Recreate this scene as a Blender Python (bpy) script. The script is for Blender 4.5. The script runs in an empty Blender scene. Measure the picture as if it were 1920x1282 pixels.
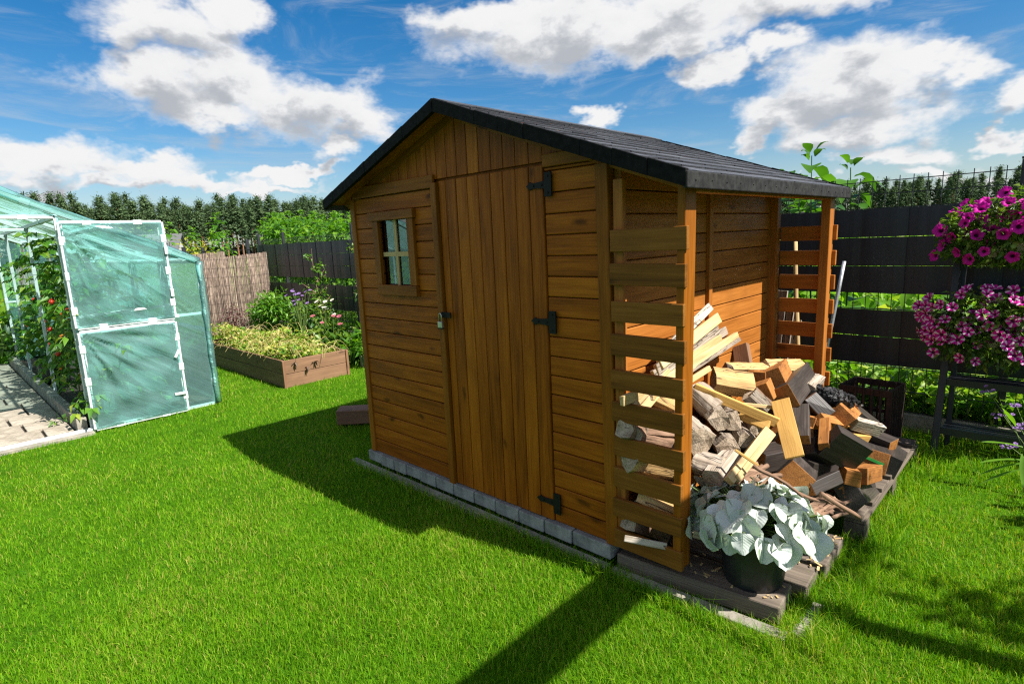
import bpy, math, random
import numpy as np
from mathutils import Vector, Matrix
random.seed(7)
RNG = np.random.default_rng(11)
SC = bpy.context.scene
COL = SC.collection
R_ = math.radians

# ------------------------------------------------------------------ camera
CAM = np.array([3.3736, -2.0333, 1.5114])
FPX = 1078.5                                    # focal length for a 1920 px wide picture
CR = np.array([0.72058959, 0.69192724, -0.04457947])
CU = np.array([-0.09048477, 0.15758829, 0.98335062])
CF = np.array([-0.68743229, 0.70455846, -0.17616536])

def ray(x, y):
    return CF + (x - 960) / FPX * CR - (y - 641) / FPX * CU

def at(x, y, ax, v):
    """point of the place seen at picture point x, y on the plane axis = v"""
    d = ray(x, y); t = (v - CAM[ax]) / d[ax]
    return Vector(CAM + t * d)

cam_d = bpy.data.cameras.new('camera'); cam = bpy.data.objects.new('camera', cam_d); COL.objects.link(cam)
cam.matrix_world = Matrix(((CR[0], CU[0], -CF[0], CAM[0]), (CR[1], CU[1], -CF[1], CAM[1]),
                           (CR[2], CU[2], -CF[2], CAM[2]), (0, 0, 0, 1)))
cam_d.sensor_width = 36; cam_d.lens = 36 * FPX / 1920
cam_d.clip_start = .05; cam_d.clip_end = 3000
SC.camera = cam

# ------------------------------------------------------------------ node helpers
class NT:
    def __init__(s, tree): s.t = tree; s.n = tree.nodes; s.l = tree.links
    def new(s, typ, **kw):
        n = s.n.new(typ)
        for k, v in kw.items(): setattr(n, k, v)
        return n
    def put(s, sock, v):
        if isinstance(v, bpy.types.NodeSocket): s.l.new(v, sock)
        elif v is not None: sock.default_value = v
    def math(s, op, a, b=None, c=None, clamp=False):
        n = s.new('ShaderNodeMath', operation=op, use_clamp=clamp)
        for i, v in enumerate((a, b, c)):
            if v is not None: s.put(n.inputs[i], v)
        return n.outputs[0]
    def vm(s, op, a, b=None, c=None):
        n = s.new('ShaderNodeVectorMath', operation=op)
        for i, v in enumerate((a, b, c)):
            if v is not None: s.put(n.inputs[i], v)
        return n.outputs['Value'] if op in ('LENGTH', 'DOT_PRODUCT', 'DISTANCE') else n.outputs[0]
    def noise(s, vec, scale, detail=4, rough=.55, dist=0, out='Fac'):
        n = s.new('ShaderNodeTexNoise'); s.put(n.inputs['Vector'], vec)
        n.inputs['Scale'].default_value = scale; n.inputs['Detail'].default_value = detail
        n.inputs['Roughness'].default_value = rough; n.inputs['Distortion'].default_value = dist
        return n.outputs[out]
    def ramp(s, fac, stops, interp='LINEAR'):
        n = s.new('ShaderNodeValToRGB'); s.put(n.inputs[0], fac)
        cr = n.color_ramp; cr.interpolation = interp
        while len(cr.elements) < len(stops): cr.elements.new(.5)
        for e, (p, c) in zip(cr.elements, stops):
            e.position = p; e.color = (*c, 1) if len(c) == 3 else c
        return n.outputs[0]
    def mix(s, fac, a, b, blend='MIX'):
        n = s.new('ShaderNodeMix', data_type='RGBA', blend_type=blend)
        s.put(n.inputs[0], fac)
        for i, v in ((6, a), (7, b)):
            s.put(n.inputs[i], (*v, 1) if isinstance(v, tuple) and len(v) == 3 else v)
        return n.outputs[2]
    def smooth(s, v, lo, hi):
        n = s.new('ShaderNodeMapRange', interpolation_type='SMOOTHSTEP'); s.put(n.inputs[0], v)
        n.inputs[1].default_value = lo; n.inputs[2].default_value = hi
        return n.outputs[0]
    def attr(s, name, out='Vector'):
        return s.new('ShaderNodeAttribute', attribute_name=name).outputs[out]
    def bump(s, h, strength=.3, dist=.01):
        n = s.new('ShaderNodeBump'); n.inputs['Strength'].default_value = strength
        n.inputs['Distance'].default_value = dist; s.put(n.inputs['Height'], h)
        return n.outputs[0]

def mat(name):
    m = bpy.data.materials.new(name); m.use_nodes = True
    nt = NT(m.node_tree); nt.n.clear()
    out = nt.new('ShaderNodeOutputMaterial'); p = nt.new('ShaderNodeBsdfPrincipled')
    nt.l.new(p.outputs[0], out.inputs[0])
    return m, nt, p, out

def wood(name, dark, mid, light, rough=.55, knots=True, streak=1.0, spec=.4, bstr=.25, crack=0):
    m, nt, p, out = mat(name)
    g = nt.attr('gco'); r = nt.attr('rnd', 'Fac')
    v = nt.vm('MULTIPLY', g, (1.6 * streak, 26, 26))
    n1 = nt.noise(v, 1.0, 6, .6, .8)
    v2 = nt.vm('MULTIPLY', g, (.9, 7, 7)); n2 = nt.noise(v2, 1.0, 3, .5, 1.5)
    fine = nt.noise(nt.vm('MULTIPLY', g, (5, 160, 160)), 1.0, 3, .6)
    f = nt.math('ADD', nt.math('MULTIPLY', n1, .55), nt.math('MULTIPLY', n2, .45))
    f = nt.math('ADD', f, nt.math('MULTIPLY', nt.math('SUBTRACT', r, .5), .13))
    f = nt.math('ADD', f, nt.math('MULTIPLY', nt.math('SUBTRACT', fine, .5), .45))
    c = nt.ramp(f, [(.26, dark), (.50, mid), (.76, light)])
    wear = nt.noise(nt.new('ShaderNodeTexCoord').outputs['Object'], 2.3, 4, .6)
    c = nt.mix(nt.math('MULTIPLY', nt.smooth(wear, .50, .72), .38), c, tuple(x * .55 for x in mid))
    if crack:
        ck = nt.math('ABSOLUTE', nt.math('SUBTRACT', nt.noise(nt.vm('MULTIPLY', g, (2.2, 24, 24)), 1.0, 3, .6, 1.0), .5))
        ck = nt.smooth(ck, .022, .004)
        c = nt.mix(nt.math('MULTIPLY', ck, crack), c, tuple(x * .22 for x in dark))
    if knots:
        vo = nt.new('ShaderNodeTexVoronoi'); vo.feature = 'F1'
        wv = nt.vm('ADD', nt.vm('MULTIPLY', g, (2.6, 7.5, 7.5)), nt.vm('MULTIPLY', nt.noise(g, 9, 2, out='Color'), (.25, .25, .25)))
        nt.put(vo.inputs['Vector'], wv); vo.inputs['Scale'].default_value = 1
        k = nt.smooth(vo.outputs['Distance'], .17, .04)
        c = nt.mix(nt.math('MULTIPLY', k, .75), c, tuple(x * .35 for x in dark))
    nt.put(p.inputs['Base Color'], c)
    p.inputs['Roughness'].default_value = rough; p.inputs['Specular IOR Level'].default_value = spec
    nt.put(p.inputs['Normal'], nt.bump(nt.math('ADD', fine, n1), bstr, .004))
    return m

def plain(name, col, rough=.6, var=.25, scale=12, metal=0, bstr=.15, bscale=60, spec=.5, col2=None):
    m, nt, p, out = mat(name)
    co = nt.new('ShaderNodeTexCoord').outputs['Object']
    n = nt.noise(co, scale, 5, .6)
    c2 = col2 or tuple(x * (1 - var) for x in col); c1 = tuple(min(1, x * (1 + var)) for x in col)
    nt.put(p.inputs['Base Color'], nt.ramp(n, [(.35, c2), (.65, c1)]))
    p.inputs['Roughness'].default_value = rough; p.inputs['Metallic'].default_value = metal
    p.inputs['Specular IOR Level'].default_value = spec
    if bstr: nt.put(p.inputs['Normal'], nt.bump(nt.noise(co, bscale, 4), bstr, .005))
    return m

def leafmat(name, cols, transl=.35, rough=.45, spec=.35, tcol=None):
    m, nt, p, out = mat(name)
    r = nt.attr('rnd', 'Fac')
    c = nt.ramp(r, [(i / (len(cols) - 1), x) for i, x in enumerate(cols)])
    nt.put(p.inputs['Base Color'], c); p.inputs['Roughness'].default_value = rough
    p.inputs['Specular IOR Level'].default_value = spec
    tr = nt.new('ShaderNodeBsdfTranslucent')
    if tcol is None: tcol = (1.25, 1.3, .45)
    nt.put(tr.inputs[0], nt.mix(1.0, c, tcol, 'MULTIPLY'))
    ms = nt.new('ShaderNodeMixShader'); ms.inputs[0].default_value = transl
    nt.l.new(p.outputs[0], ms.inputs[1]); nt.l.new(tr.outputs[0], ms.inputs[2]); nt.l.new(ms.outputs[0], out.inputs[0])
    return m

# ------------------------------------------------------------------ mesh helpers
def link(o, parent=None):
    COL.objects.link(o)
    if parent is not None: o.parent = parent
    return o

def tag(o, label=None, cat=None, group=None, kind=None):
    if label: o['label'] = label
    if cat: o['category'] = cat
    if group: o['group'] = group
    if kind or cat: o['kind'] = kind or 'thing'
    return o

def thing(name, label, cat, loc=(0, 0, 0), group=None):
    o = bpy.data.objects.new(name, None); o.location = loc; o.empty_display_size = .1
    link(o); return tag(o, label, cat, group)

class MB:
    """collects shapes given in world coordinates; build() links them as ONE mesh"""
    def __init__(s): s.v = []; s.f = []; s.g = []; s.r = []; s.m = []
    def add(s, verts, faces, gco=None, rnd=None, mi=0):
        b = len(s.v); r = random.random() if rnd is None else rnd
        s.v += [tuple(x) for x in verts]
        off = r * 37.0
        for x in (gco if gco is not None else verts): s.g.append((x[0] + off, x[1] + off * .37, x[2]))
        s.r += [r] * len(verts)
        for k, f in enumerate(faces):
            s.f.append(tuple(b + i for i in f)); s.m.append(mi if isinstance(mi, int) else mi[k])
    def box(s, c, size, R=None, rnd=None, mi=0, endmi=None, taper=None):
        c = Vector(c); hx, hy, hz = (x / 2 for x in size)
        L = [Vector((sx * hx, sy * hy, sz * hz)) for sx in (-1, 1) for sy in (-1, 1) for sz in (-1, 1)]
        if taper:
            for q in L:
                if q.x > 0: q.y *= taper; q.z *= taper
        ax = max(range(3), key=lambda i: size[i]); o = [ax] + [i for i in range(3) if i != ax]
        W = [c + (R @ q if R is not None else q) for q in L]
        F = [(0, 1, 3, 2), (4, 6, 7, 5), (0, 4, 5, 1), (2, 3, 7, 6), (0, 2, 6, 4), (1, 5, 7, 3)]
        mm = mi
        if endmi is not None: mm = [endmi if i // 2 == ax else mi for i in range(6)]
        s.add(W, F, [(q[o[0]], q[o[1]], q[o[2]]) for q in L], rnd, mm)
    def bar(s, p1, p2, w, h, up=(0, 0, 1), rnd=None, mi=0, endmi=None, taper=None):
        p1 = Vector(p1); p2 = Vector(p2); x = (p2 - p1); l = x.length; x.normalize()
        up = Vector(up); y = up.cross(x)
        if y.length < 1e-4: y = Vector((0, 1, 0)).cross(x)
        y.normalize(); z = x.cross(y)
        R = Matrix((x, y, z)).transposed()
        s.box((p1 + p2) / 2, (l, w, h), R, rnd, mi, endmi, taper)
    def tube(s, pts, radii, n=8, rnd=None, mi=0, cap=True):
        pts = [Vector(p) for p in pts]
        if not hasattr(radii, '__len__'): radii = [radii] * len(pts)
        V = []; G = []; F = []; L = 0
        for i, p in enumerate(pts):
            t = (pts[min(i + 1, len(pts) - 1)] - pts[max(i - 1, 0)]).normalized()
            a = t.cross(Vector((.13, .27, .95)))
            if a.length < 1e-3: a = t.cross(Vector((1, 0, 0)))
            a.normalize(); b = t.cross(a)
            if i: L += (p - pts[i - 1]).length
            for k in range(n):
                th = 2 * math.pi * k / n; r = radii[i]
                V.append(p + a * (math.cos(th) * r) + b * (math.sin(th) * r)); G.append((L, math.cos(th) * r, math.sin(th) * r))
        for i in range(len(pts) - 1):
            for k in range(n):
                k2 = (k + 1) % n
                F.append((i * n + k, i * n + k2, (i + 1) * n + k2, (i + 1) * n + k))
        if cap:
            F.append(tuple(range(n - 1, -1, -1))); F.append(tuple((len(pts) - 1) * n + k for k in range(n)))
        s.add(V, F, G, rnd, mi)
    def lathe(s, c, prof, n=24, mi=0):
        c = Vector(c); V = []; F = []
        for r, z in prof:
            for k in range(n):
                th = 2 * math.pi * k / n; V.append(c + Vector((r * math.cos(th), r * math.sin(th), z)))
        for i in range(len(prof) - 1):
            for k in range(n):
                k2 = (k + 1) % n; F.append((i * n + k, i * n + k2, (i + 1) * n + k2, (i + 1) * n + k))
        s.add(V, F, None, None, mi)
    def prism(s, poly, axis, lo, hi, rnd=None, mi=0):
        """polygon in the two other axes, extruded along axis"""
        n = len(poly); V = []
        for d in (lo, hi):
            for a, b in poly:
                q = [a, b]; q.insert(axis, d); V.append(tuple(q))
        F = [tuple(range(n)), tuple(range(2 * n - 1, n - 1, -1))] + [(i, n + i, n + (i + 1) % n, (i + 1) % n) for i in range(n)]
        s.add(V, F, None, rnd, mi)
    def build(s, name, mats, parent=None, bevel=0, smooth=False, loc=None):
        me = bpy.data.meshes.new(name); off = Vector(loc) if loc is not None else (Vector(parent_loc(parent)) if parent is not None else None)
        if off is not None: V = [(x[0] - off[0], x[1] - off[1], x[2] - off[2]) for x in s.v]
        else: V = s.v
        me.from_pydata(V, [], s.f)
        if not isinstance(mats, (list, tuple)): mats = [mats]
        for m in mats: me.materials.append(m)
        me.polygons.foreach_set('material_index', s.m)
        a = me.attributes.new('gco', 'FLOAT_VECTOR', 'POINT'); a.data.foreach_set('vector', np.array(s.g, np.float32).ravel())
        a = me.attributes.new('rnd', 'FLOAT', 'POINT'); a.data.foreach_set('value', np.array(s.r, np.float32))
        fix_normals(me)
        if smooth: me.polygons.foreach_set('use_smooth', [True] * len(me.polygons))
        me.update()
        o = bpy.data.objects.new(name, me); link(o, parent)
        if loc is not None: o.location = Vector(loc) - (Vector(parent_loc(parent)) if parent is not None else Vector((0, 0, 0)))
        if bevel:
            b = o.modifiers.new('bevel', 'BEVEL'); b.width = bevel; b.segments = 2; b.limit_method = 'ANGLE'
        return o

import bmesh
def fix_normals(me):
    bm = bmesh.new(); bm.from_mesh(me); bmesh.ops.recalc_face_normals(bm, faces=bm.faces); bm.to_mesh(me); bm.free()

def parent_loc(p):
    l = Vector((0, 0, 0))
    while p is not None: l += p.location; p = p.parent
    return l

def np_mesh(name, V, T, rnd, m, parent=None, loc=(0, 0, 0), gco=None, smooth=False, mi=None):
    """triangle mesh from arrays (world coordinates minus loc)"""
    me = bpy.data.meshes.new(name); V = np.asarray(V, np.float32) - np.asarray(loc, np.float32)
    T = np.asarray(T, np.int32)
    me.vertices.add(len(V)); me.vertices.foreach_set('co', V.ravel())
    me.loops.add(T.size); me.loops.foreach_set('vertex_index', T.ravel())
    me.polygons.add(len(T)); me.polygons.foreach_set('loop_start', np.arange(0, T.size, 3, dtype=np.int32))
    if smooth: me.polygons.foreach_set('use_smooth', np.ones(len(T), bool))
    if mi is not None: me.polygons.foreach_set('material_index', np.asarray(mi, np.int32))
    a = me.attributes.new('rnd', 'FLOAT', 'POINT'); a.data.foreach_set('value', np.asarray(rnd, np.float32))
    if gco is not None:
        a = me.attributes.new('gco', 'FLOAT_VECTOR', 'POINT'); a.data.foreach_set('vector', np.asarray(gco, np.float32).ravel())
    for x in (m if isinstance(m, (list, tuple)) else [m]): me.materials.append(x)
    me.update(calc_edges=True)
    o = bpy.data.objects.new(name, me)
    o.location = Vector(loc) - (parent_loc(parent) if parent is not None else Vector((0, 0, 0)))
    return link(o, parent)

def unit(a): return a / (np.linalg.norm(a, axis=1, keepdims=True) + 1e-9)

def leaves(P, D, L, W, curl=.25, fold=.25, rnd=None, up=None):
    """small folded leaves: P base points, D directions, L lengths, W widths -> V, T, rnd"""
    n = len(P); D = unit(D)
    U = np.tile([[0, 0, 1.]], (n, 1)) if up is None else up
    U = U + RNG.normal(0, .35, (n, 3))
    S = unit(np.cross(D, U)); N = unit(np.cross(S, D))
    L = np.broadcast_to(L, n).reshape(n, 1); W = np.broadcast_to(W, n).reshape(n, 1)
    mid = P + D * L * .45
    V = np.stack([P, mid - S * W * .5 + N * W * fold, mid, mid + S * W * .5 + N * W * fold,
                  P + D * L - N * L * curl], 1).reshape(-1, 3)
    b = (np.arange(n) * 5)[:, None, None]
    T = (b + np.array([[0, 2, 1], [0, 3, 2], [1, 2, 4], [2, 3, 4]])).reshape(-1, 3)
    r = RNG.random(n) if rnd is None else rnd
    return V, T, np.repeat(r, 5)

def join(parts):
    V, T, Rr, o = [], [], [], 0
    for v, t, r in parts:
        V.append(v); T.append(np.asarray(t) + o); Rr.append(r); o += len(v)
    return np.concatenate(V), np.concatenate(T), np.concatenate(Rr)

def stems(paths, r0, r1=None, n=4):
    """thin tubes from arrays of points"""
    parts = []
    for pts in paths:
        pts = np.asarray(pts, float); k = len(pts); V = []
        ra = np.linspace(r0, r0 * .4 if r1 is None else r1, k)
        for i in range(k):
            t = pts[min(i + 1, k - 1)] - pts[max(i - 1, 0)]; t = t / (np.linalg.norm(t) + 1e-9)
            a = np.cross(t, [.3, .2, .93]); a /= np.linalg.norm(a) + 1e-9; b = np.cross(t, a)
            for j in range(n):
                th = 2 * math.pi * j / n; V.append(pts[i] + ra[i] * (a * math.cos(th) + b * math.sin(th)))
        T = []
        for i in range(k - 1):
            for j in range(n):
                j2 = (j + 1) % n
                T += [(i * n + j, i * n + j2, (i + 1) * n + j2), (i * n + j, (i + 1) * n + j2, (i + 1) * n + j)]
        parts.append((np.array(V), np.array(T), np.full(len(V), random.random())))
    return join(parts)

def rand_dirs(n, zmin=-1, zmax=1):
    z = RNG.uniform(zmin, zmax, n); a = RNG.uniform(0, 2 * math.pi, n); r = np.sqrt(np.maximum(0, 1 - z * z))
    return np.stack([r * np.cos(a), r * np.sin(a), z], 1)

def blob_leaves(c, rad, n, L, W, outward=.8, shell=.5, **kw):
    d = rand_dirs(n); rr = (shell + (1 - shell) * RNG.random((n, 1)))
    P = np.asarray(c) + d * rr * np.asarray(rad)
    D = d * outward + RNG.normal(0, .55, (n, 3)) + [0, 0, -.15]
    return leaves(P, D, L * RNG.uniform(.6, 1.25, n), W * RNG.uniform(.6, 1.25, n), **kw)

# ------------------------------------------------------------------ materials
M = {}
M['stain'] = wood('stained_boards', (.115, .028, .002), (.285, .077, .004), (.44, .139, .009), .5, spec=.14)
M['stain_post'] = wood('stained_posts', (.115, .034, .003), (.235, .075, .006), (.34, .120, .012), .5, spec=.14)
M['stain_slat'] = wood('stained_slats', (.085, .031, .005), (.190, .073, .011), (.28, .117, .022), .55, spec=.14)
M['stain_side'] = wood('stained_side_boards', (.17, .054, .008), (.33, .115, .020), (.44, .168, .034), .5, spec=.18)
M['pale'] = wood('pale_wood', (.26, .155, .055), (.50, .35, .16), (.66, .51, .28), .7)
M['split'] = wood('split_wood', (.20, .10, .035), (.50, .31, .12), (.66, .46, .22), .8, knots=False, streak=1.5, bstr=.8, crack=.85)
M['greywood'] = wood('weathered_wood', (.12, .085, .06), (.31, .25, .19), (.52, .46, .39), .85, knots=False, bstr=.8, crack=.9)
M['endgrain'] = wood('log_end', (.12, .08, .05), (.34, .26, .18), (.55, .46, .35), .85, knots=False, streak=12, bstr=.8, crack=.5)
M['orange'] = wood('cut_orange_wood', (.13, .045, .009), (.33, .125, .024), (.48, .21, .048), .75, knots=False, streak=6, crack=.45)
M['yellow'] = wood('yellow_plank', (.30, .15, .03), (.50, .28, .07), (.60, .37, .11), .75)
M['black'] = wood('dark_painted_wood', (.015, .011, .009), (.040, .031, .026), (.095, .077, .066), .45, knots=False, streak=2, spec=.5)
M['oldplank'] = wood('old_plank', (.035, .026, .02), (.125, .098, .074), (.24, .195, .15), .9, bstr=1)
M['bedwood'] = wood('bed_boards', (.12, .064, .034), (.20, .108, .058), (.27, .152, .086), .7)
M['redbeam'] = wood('red_brown_beam', (.13, .060, .032), (.21, .105, .058), (.29, .155, .09), .6)
M['bark'] = wood('bark', (.06, .034, .022), (.20, .115, .07), (.36, .23, .15), .9, knots=False, streak=5, bstr=1)
M['iron'] = plain('black_iron', (.005, .005, .0055), .6, .3, spec=.25)
M['steel'] = plain('brushed_metal', (.42, .42, .38), .35, .2, metal=.8)
M['concrete'] = plain('concrete_block', (.21, .205, .195), .9, .4, 11, bstr=.5, bscale=120)
M['kerbc'] = plain('concrete_kerb', (.25, .225, .185), .9, .3, 9, bstr=.5, bscale=90)
M['soil'] = plain('soil', (.035, .024, .017), .95, .5, 18, bstr=1, bscale=50)
M['pot'] = plain('dark_plastic', (.012, .014, .018), .4, .25, 30, bstr=.1, bscale=200)
M['anthracite'] = plain('anthracite_metal', (.020, .021, .026), .45, .2, 8, bstr=0)
M['pvc'] = plain('white_plastic', (.56, .60, .60), .35, .06, 6, bstr=0)
M['galv'] = plain('galvanised_pipe', (.42, .43, .45), .4, .15, 20, metal=.6)
M['rust'] = plain('rusty_iron', (.028, .012, .008), .9, .5, 25, bstr=.6)
M['boxplastic'] = plain('beige_plastic', (.55, .48, .36), .5, .05, bstr=0)
M['char'] = plain('charred_wood', (.012, .011, .012), .5, .4, 30, bstr=1, bscale=90)
M['dirtwall'] = plain('plaster', (.5, .48, .45), .9, .1)
M['rooftile'] = plain('grey_roof', (.10, .10, .105), .8, .2)
M['tomato'] = plain('ripe_tomato', (.55, .03, .008), .25, .1, bstr=0)
M['tomato2'] = plain('orange_tomato', (.60, .16, .02), .25, .1, bstr=0)
M['stem'] = plain('green_stem', (.10, .16, .03), .6, .3)
M['twig'] = plain('brown_stem', (.13, .08, .045), .8, .3)
M['grass'] = leafmat('grass_blade', [(.044, .160, .004), (.100, .285, .006), (.170, .375, .010), (.28, .46, .020), (.46, .40, .10)], .48, .5, .12, (1.15, 1.1, .3))
M['rough_grass'] = leafmat('rough_grass', [(.07, .19, .012), (.13, .30, .02), (.22, .40, .03), (.36, .42, .08)], .45, .45, .3)
M['weed'] = leafmat('weed_leaf', [(.045, .14, .010), (.075, .20, .014), (.12, .28, .02), (.19, .34, .035)], .45, .4, .4)
M['bigleaf'] = leafmat('large_leaf', [(.035, .11, .012), (.06, .17, .016), (.085, .22, .02)], .4, .4, .4)
M['shrub'] = leafmat('shrub_leaf', [(.025, .075, .012), (.05, .13, .018), (.10, .20, .02), (.20, .27, .03)], .35, .4, .4)
M['yellowleaf'] = leafmat('yellow_leaf', [(.25, .30, .03), (.42, .42, .05), (.60, .55, .12)], .4)
M['redleaf'] = leafmat('dark_red_leaf', [(.04, .012, .014), (.09, .025, .03), (.14, .05, .05)], .25, tcol=(1.2, .8, .7))
M['tomleaf'] = leafmat('tomato_leaf', [(.03, .10, .010), (.07, .19, .018), (.12, .26, .02), (.28, .34, .04)], .35)
M['bedleaf'] = leafmat('wilting_leaf', [(.05, .16, .010), (.11, .25, .015), (.24, .36, .03), (.50, .46, .12), (.60, .48, .24)], .35, .6)
M['pine'] = leafmat('pine_needles', [(.026, .052, .026), (.062, .104, .046), (.105, .160, .070), (.155, .215, .095)], .14, .8, .1, (1, 1.1, .5))
M['under'] = leafmat('forest_floor_leaf', [(.012, .016, .008), (.03, .035, .015), (.05, .05, .02)], .05, .9, .1)
M['petleaf'] = leafmat('petunia_leaf', [(.05, .11, .012), (.10, .19, .02), (.20, .29, .04)], .35)

def m_silver():
    m, nt, p, out = mat('silver_leaf')
    r = nt.attr('rnd', 'Fac'); g = nt.attr('gco')
    n = nt.noise(g, 14, 3, .6)
    c = nt.ramp(r, [(0, (.36, .42, .37)), (.5, (.52, .56, .52)), (1, (.65, .68, .65))])
    hole = nt.smooth(nt.noise(g, 22, 2, .5, .6), .62, .68)
    c = nt.mix(nt.math('MULTIPLY', hole, .8), c, (.10, .18, .05))
    rib = nt.smooth(nt.math('ABSOLUTE', nt.new('ShaderNodeSeparateXYZ').outputs[1]), .08, .0)
    nt.put(rib.node.inputs[0], 0.5)
    sx = nt.new('ShaderNodeSeparateXYZ'); nt.put(sx.inputs[0], nt.attr('luv'))
    rib = nt.smooth(nt.math('ABSOLUTE', sx.outputs[1]), .05, .0)
    c = nt.mix(nt.math('MULTIPLY', rib, .6), c, (.34, .46, .28))
    edge = nt.smooth(nt.math('ABSOLUTE', sx.outputs[1]), .90, 1.0)
    c = nt.mix(nt.math('MULTIPLY', edge, .5), c, (.50, .60, .38))
    nt.put(p.inputs['Base Color'], c); p.inputs['Roughness'].default_value = .75
    p.inputs['Sheen Weight'].default_value = .25; p.inputs['Specular IOR Level'].default_value = .2
    vein = nt.math('SINE', nt.math('ADD', nt.math('MULTIPLY', sx.outputs[0], 46), nt.math('MULTIPLY', nt.math('ABSOLUTE', sx.outputs[1]), -16)))
    nt.put(p.inputs['Normal'], nt.bump(nt.math('ADD', nt.math('MULTIPLY', vein, .12), nt.math('ADD', nt.math('MULTIPLY', rib, -1.0), nt.noise(g, 40, 3))), .5, .004))
    tr = nt.new('ShaderNodeBsdfTranslucent'); nt.put(tr.inputs[0], nt.mix(1.0, c, (.75, .95, .55), 'MULTIPLY'))
    ms = nt.new('ShaderNodeMixShader'); ms.inputs[0].default_value = .18
    nt.l.new(p.outputs[0], ms.inputs[1]); nt.l.new(tr.outputs[0], ms.inputs[2]); nt.l.new(ms.outputs[0], out.inputs[0])
    return m
M['silver'] = m_silver()

def m_shingle():
    m, nt, p, out = mat('felt_shingle')
    co = nt.new('ShaderNodeTexCoord').outputs['Object']; r = nt.attr('rnd', 'Fac')
    n = nt.noise(co, 420, 3, .8); n2 = nt.noise(co, 5, 4, .6)
    f = nt.math('ADD', nt.math('MULTIPLY', n, .55), nt.math('MULTIPLY', r, .2)); f = nt.math('ADD', f, nt.math('MULTIPLY', n2, .3))
    nt.put(p.inputs['Base Color'], nt.ramp(f, [(.35, (.014, .015, .018)), (.55, (.046, .048, .056)), (.75, (.12, .125, .14))]))
    p.inputs['Roughness'].default_value = .62; p.inputs['Specular IOR Level'].default_value = .45
    nt.put(p.inputs['Normal'], nt.bump(n, .6, .003))
    return m
M['shingle'] = m_shingle()
M['felt_edge'] = plain('felt_edge', (.0075, .0075, .008), .8, .5, 40, spec=.12, bstr=.5, bscale=300)
M['felt_eave'] = plain('felt_eave', (.021, .0208, .0205), .9, .5, 30, spec=.2, bstr=.5, bscale=400)

def m_film(name='greenhouse_film', tint=(.74, .96, .94), body=(.44, .83, .79), dens=.13):
    m, nt, p, out = mat(name); nt.n.remove(p)
    co = nt.new('ShaderNodeTexCoord').outputs['Object']
    w = nt.noise(co, 1.3, 3, .5, .6)
    rot = nt.new('ShaderNodeVectorRotate', rotation_type='X_AXIS'); nt.put(rot.inputs['Vector'], co); rot.inputs['Angle'].default_value = .62; co2 = rot.outputs[0]
    w2 = nt.noise(nt.vm('MULTIPLY', co2, (1.2, .5, 2.6)), 1.0, 3, .5, 1.2)
    fine = nt.noise(nt.vm('MULTIPLY', co2, (6, 3, 30)), 1.0, 3, .6, .8)
    h = nt.math('ADD', w2, nt.math('MULTIPLY', fine, .10))
    nrm = nt.bump(h, .6, .06)
    tr = nt.new('ShaderNodeBsdfTransparent'); tr.inputs[0].default_value = (*tint, 1)
    df = nt.new('ShaderNodeBsdfDiffuse'); df.inputs[0].default_value = (*body, 1); nt.put(df.inputs['Normal'], nrm)
    tl = nt.new('ShaderNodeBsdfTranslucent'); tl.inputs[0].default_value = (*body, 1); nt.put(tl.inputs['Normal'], nrm)
    gl = nt.new('ShaderNodeBsdfGlossy'); gl.inputs[0].default_value = (.9, 1, 1, 1); gl.inputs['Roughness'].default_value = .13
    nt.put(gl.inputs['Normal'], nrm)
    a = nt.new('ShaderNodeMixShader'); a.inputs[0].default_value = .45
    nt.l.new(df.outputs[0], a.inputs[1]); nt.l.new(tl.outputs[0], a.inputs[2])
    b = nt.new('ShaderNodeMixShader')
    folds = nt.smooth(w2, .46, .72)
    nt.put(b.inputs[0], nt.math('ADD', dens, nt.math('MULTIPLY', nt.math('ADD', nt.math('MULTIPLY', folds, nt.smooth(w, .35, .7)), nt.math('MULTIPLY', w, .9)), .24), clamp=True))
    nt.l.new(tr.outputs[0], b.inputs[1]); nt.l.new(a.outputs[0], b.inputs[2])
    c = nt.new('ShaderNodeMixShader'); lw = nt.new('ShaderNodeLayerWeight'); lw.inputs[0].default_value = .25; nt.put(lw.inputs['Normal'], nrm)
    nt.put(c.inputs[0], nt.math('MULTIPLY', lw.outputs['Fresnel'], 1.0, clamp=True))
    nt.l.new(b.outputs[0], c.inputs[1]); nt.l.new(gl.outputs[0], c.inputs[2]); nt.l.new(c.outputs[0], out.inputs[0])
    return m
M['film'] = m_film()

def m_glass():
    m, nt, p, out = mat('window_glass'); nt.n.remove(p)
    tr = nt.new('ShaderNodeBsdfTransparent'); tr.inputs[0].default_value = (.75, .8, .8, 1)
    gl = nt.new('ShaderNodeBsdfGlossy'); gl.inputs['Roughness'].default_value = .0
    mx = nt.new('ShaderNodeMixShader'); lw = nt.new('ShaderNodeLayerWeight'); lw.inputs[0].default_value = .62
    nt.put(mx.inputs[0], lw.outputs['Fresnel']); nt.l.new(tr.outputs[0], mx.inputs[1]); nt.l.new(gl.outputs[0], mx.inputs[2])
    nt.l.new(mx.outputs[0], out.inputs[0]); return m
M['glass'] = m_glass()

def m_strip():
    m, nt, p, out = mat('privacy_strip')
    co = nt.new('ShaderNodeTexCoord').outputs['Object']
    n = nt.noise(nt.vm('MULTIPLY', co, (14, 1, .6)), 1, 3)
    nt.put(p.inputs['Base Color'], nt.ramp(n, [(.3, (.009, .011, .016)), (.7, (.022, .027, .040))]))
    p.inputs['Roughness'].default_value = .42
    nt.put(p.inputs['Normal'], nt.bump(nt.noise(nt.vm('MULTIPLY', co, (7, 1, 1.2)), 1, 3), .35, .02))
    return m
M['strip'] = m_strip()

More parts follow.
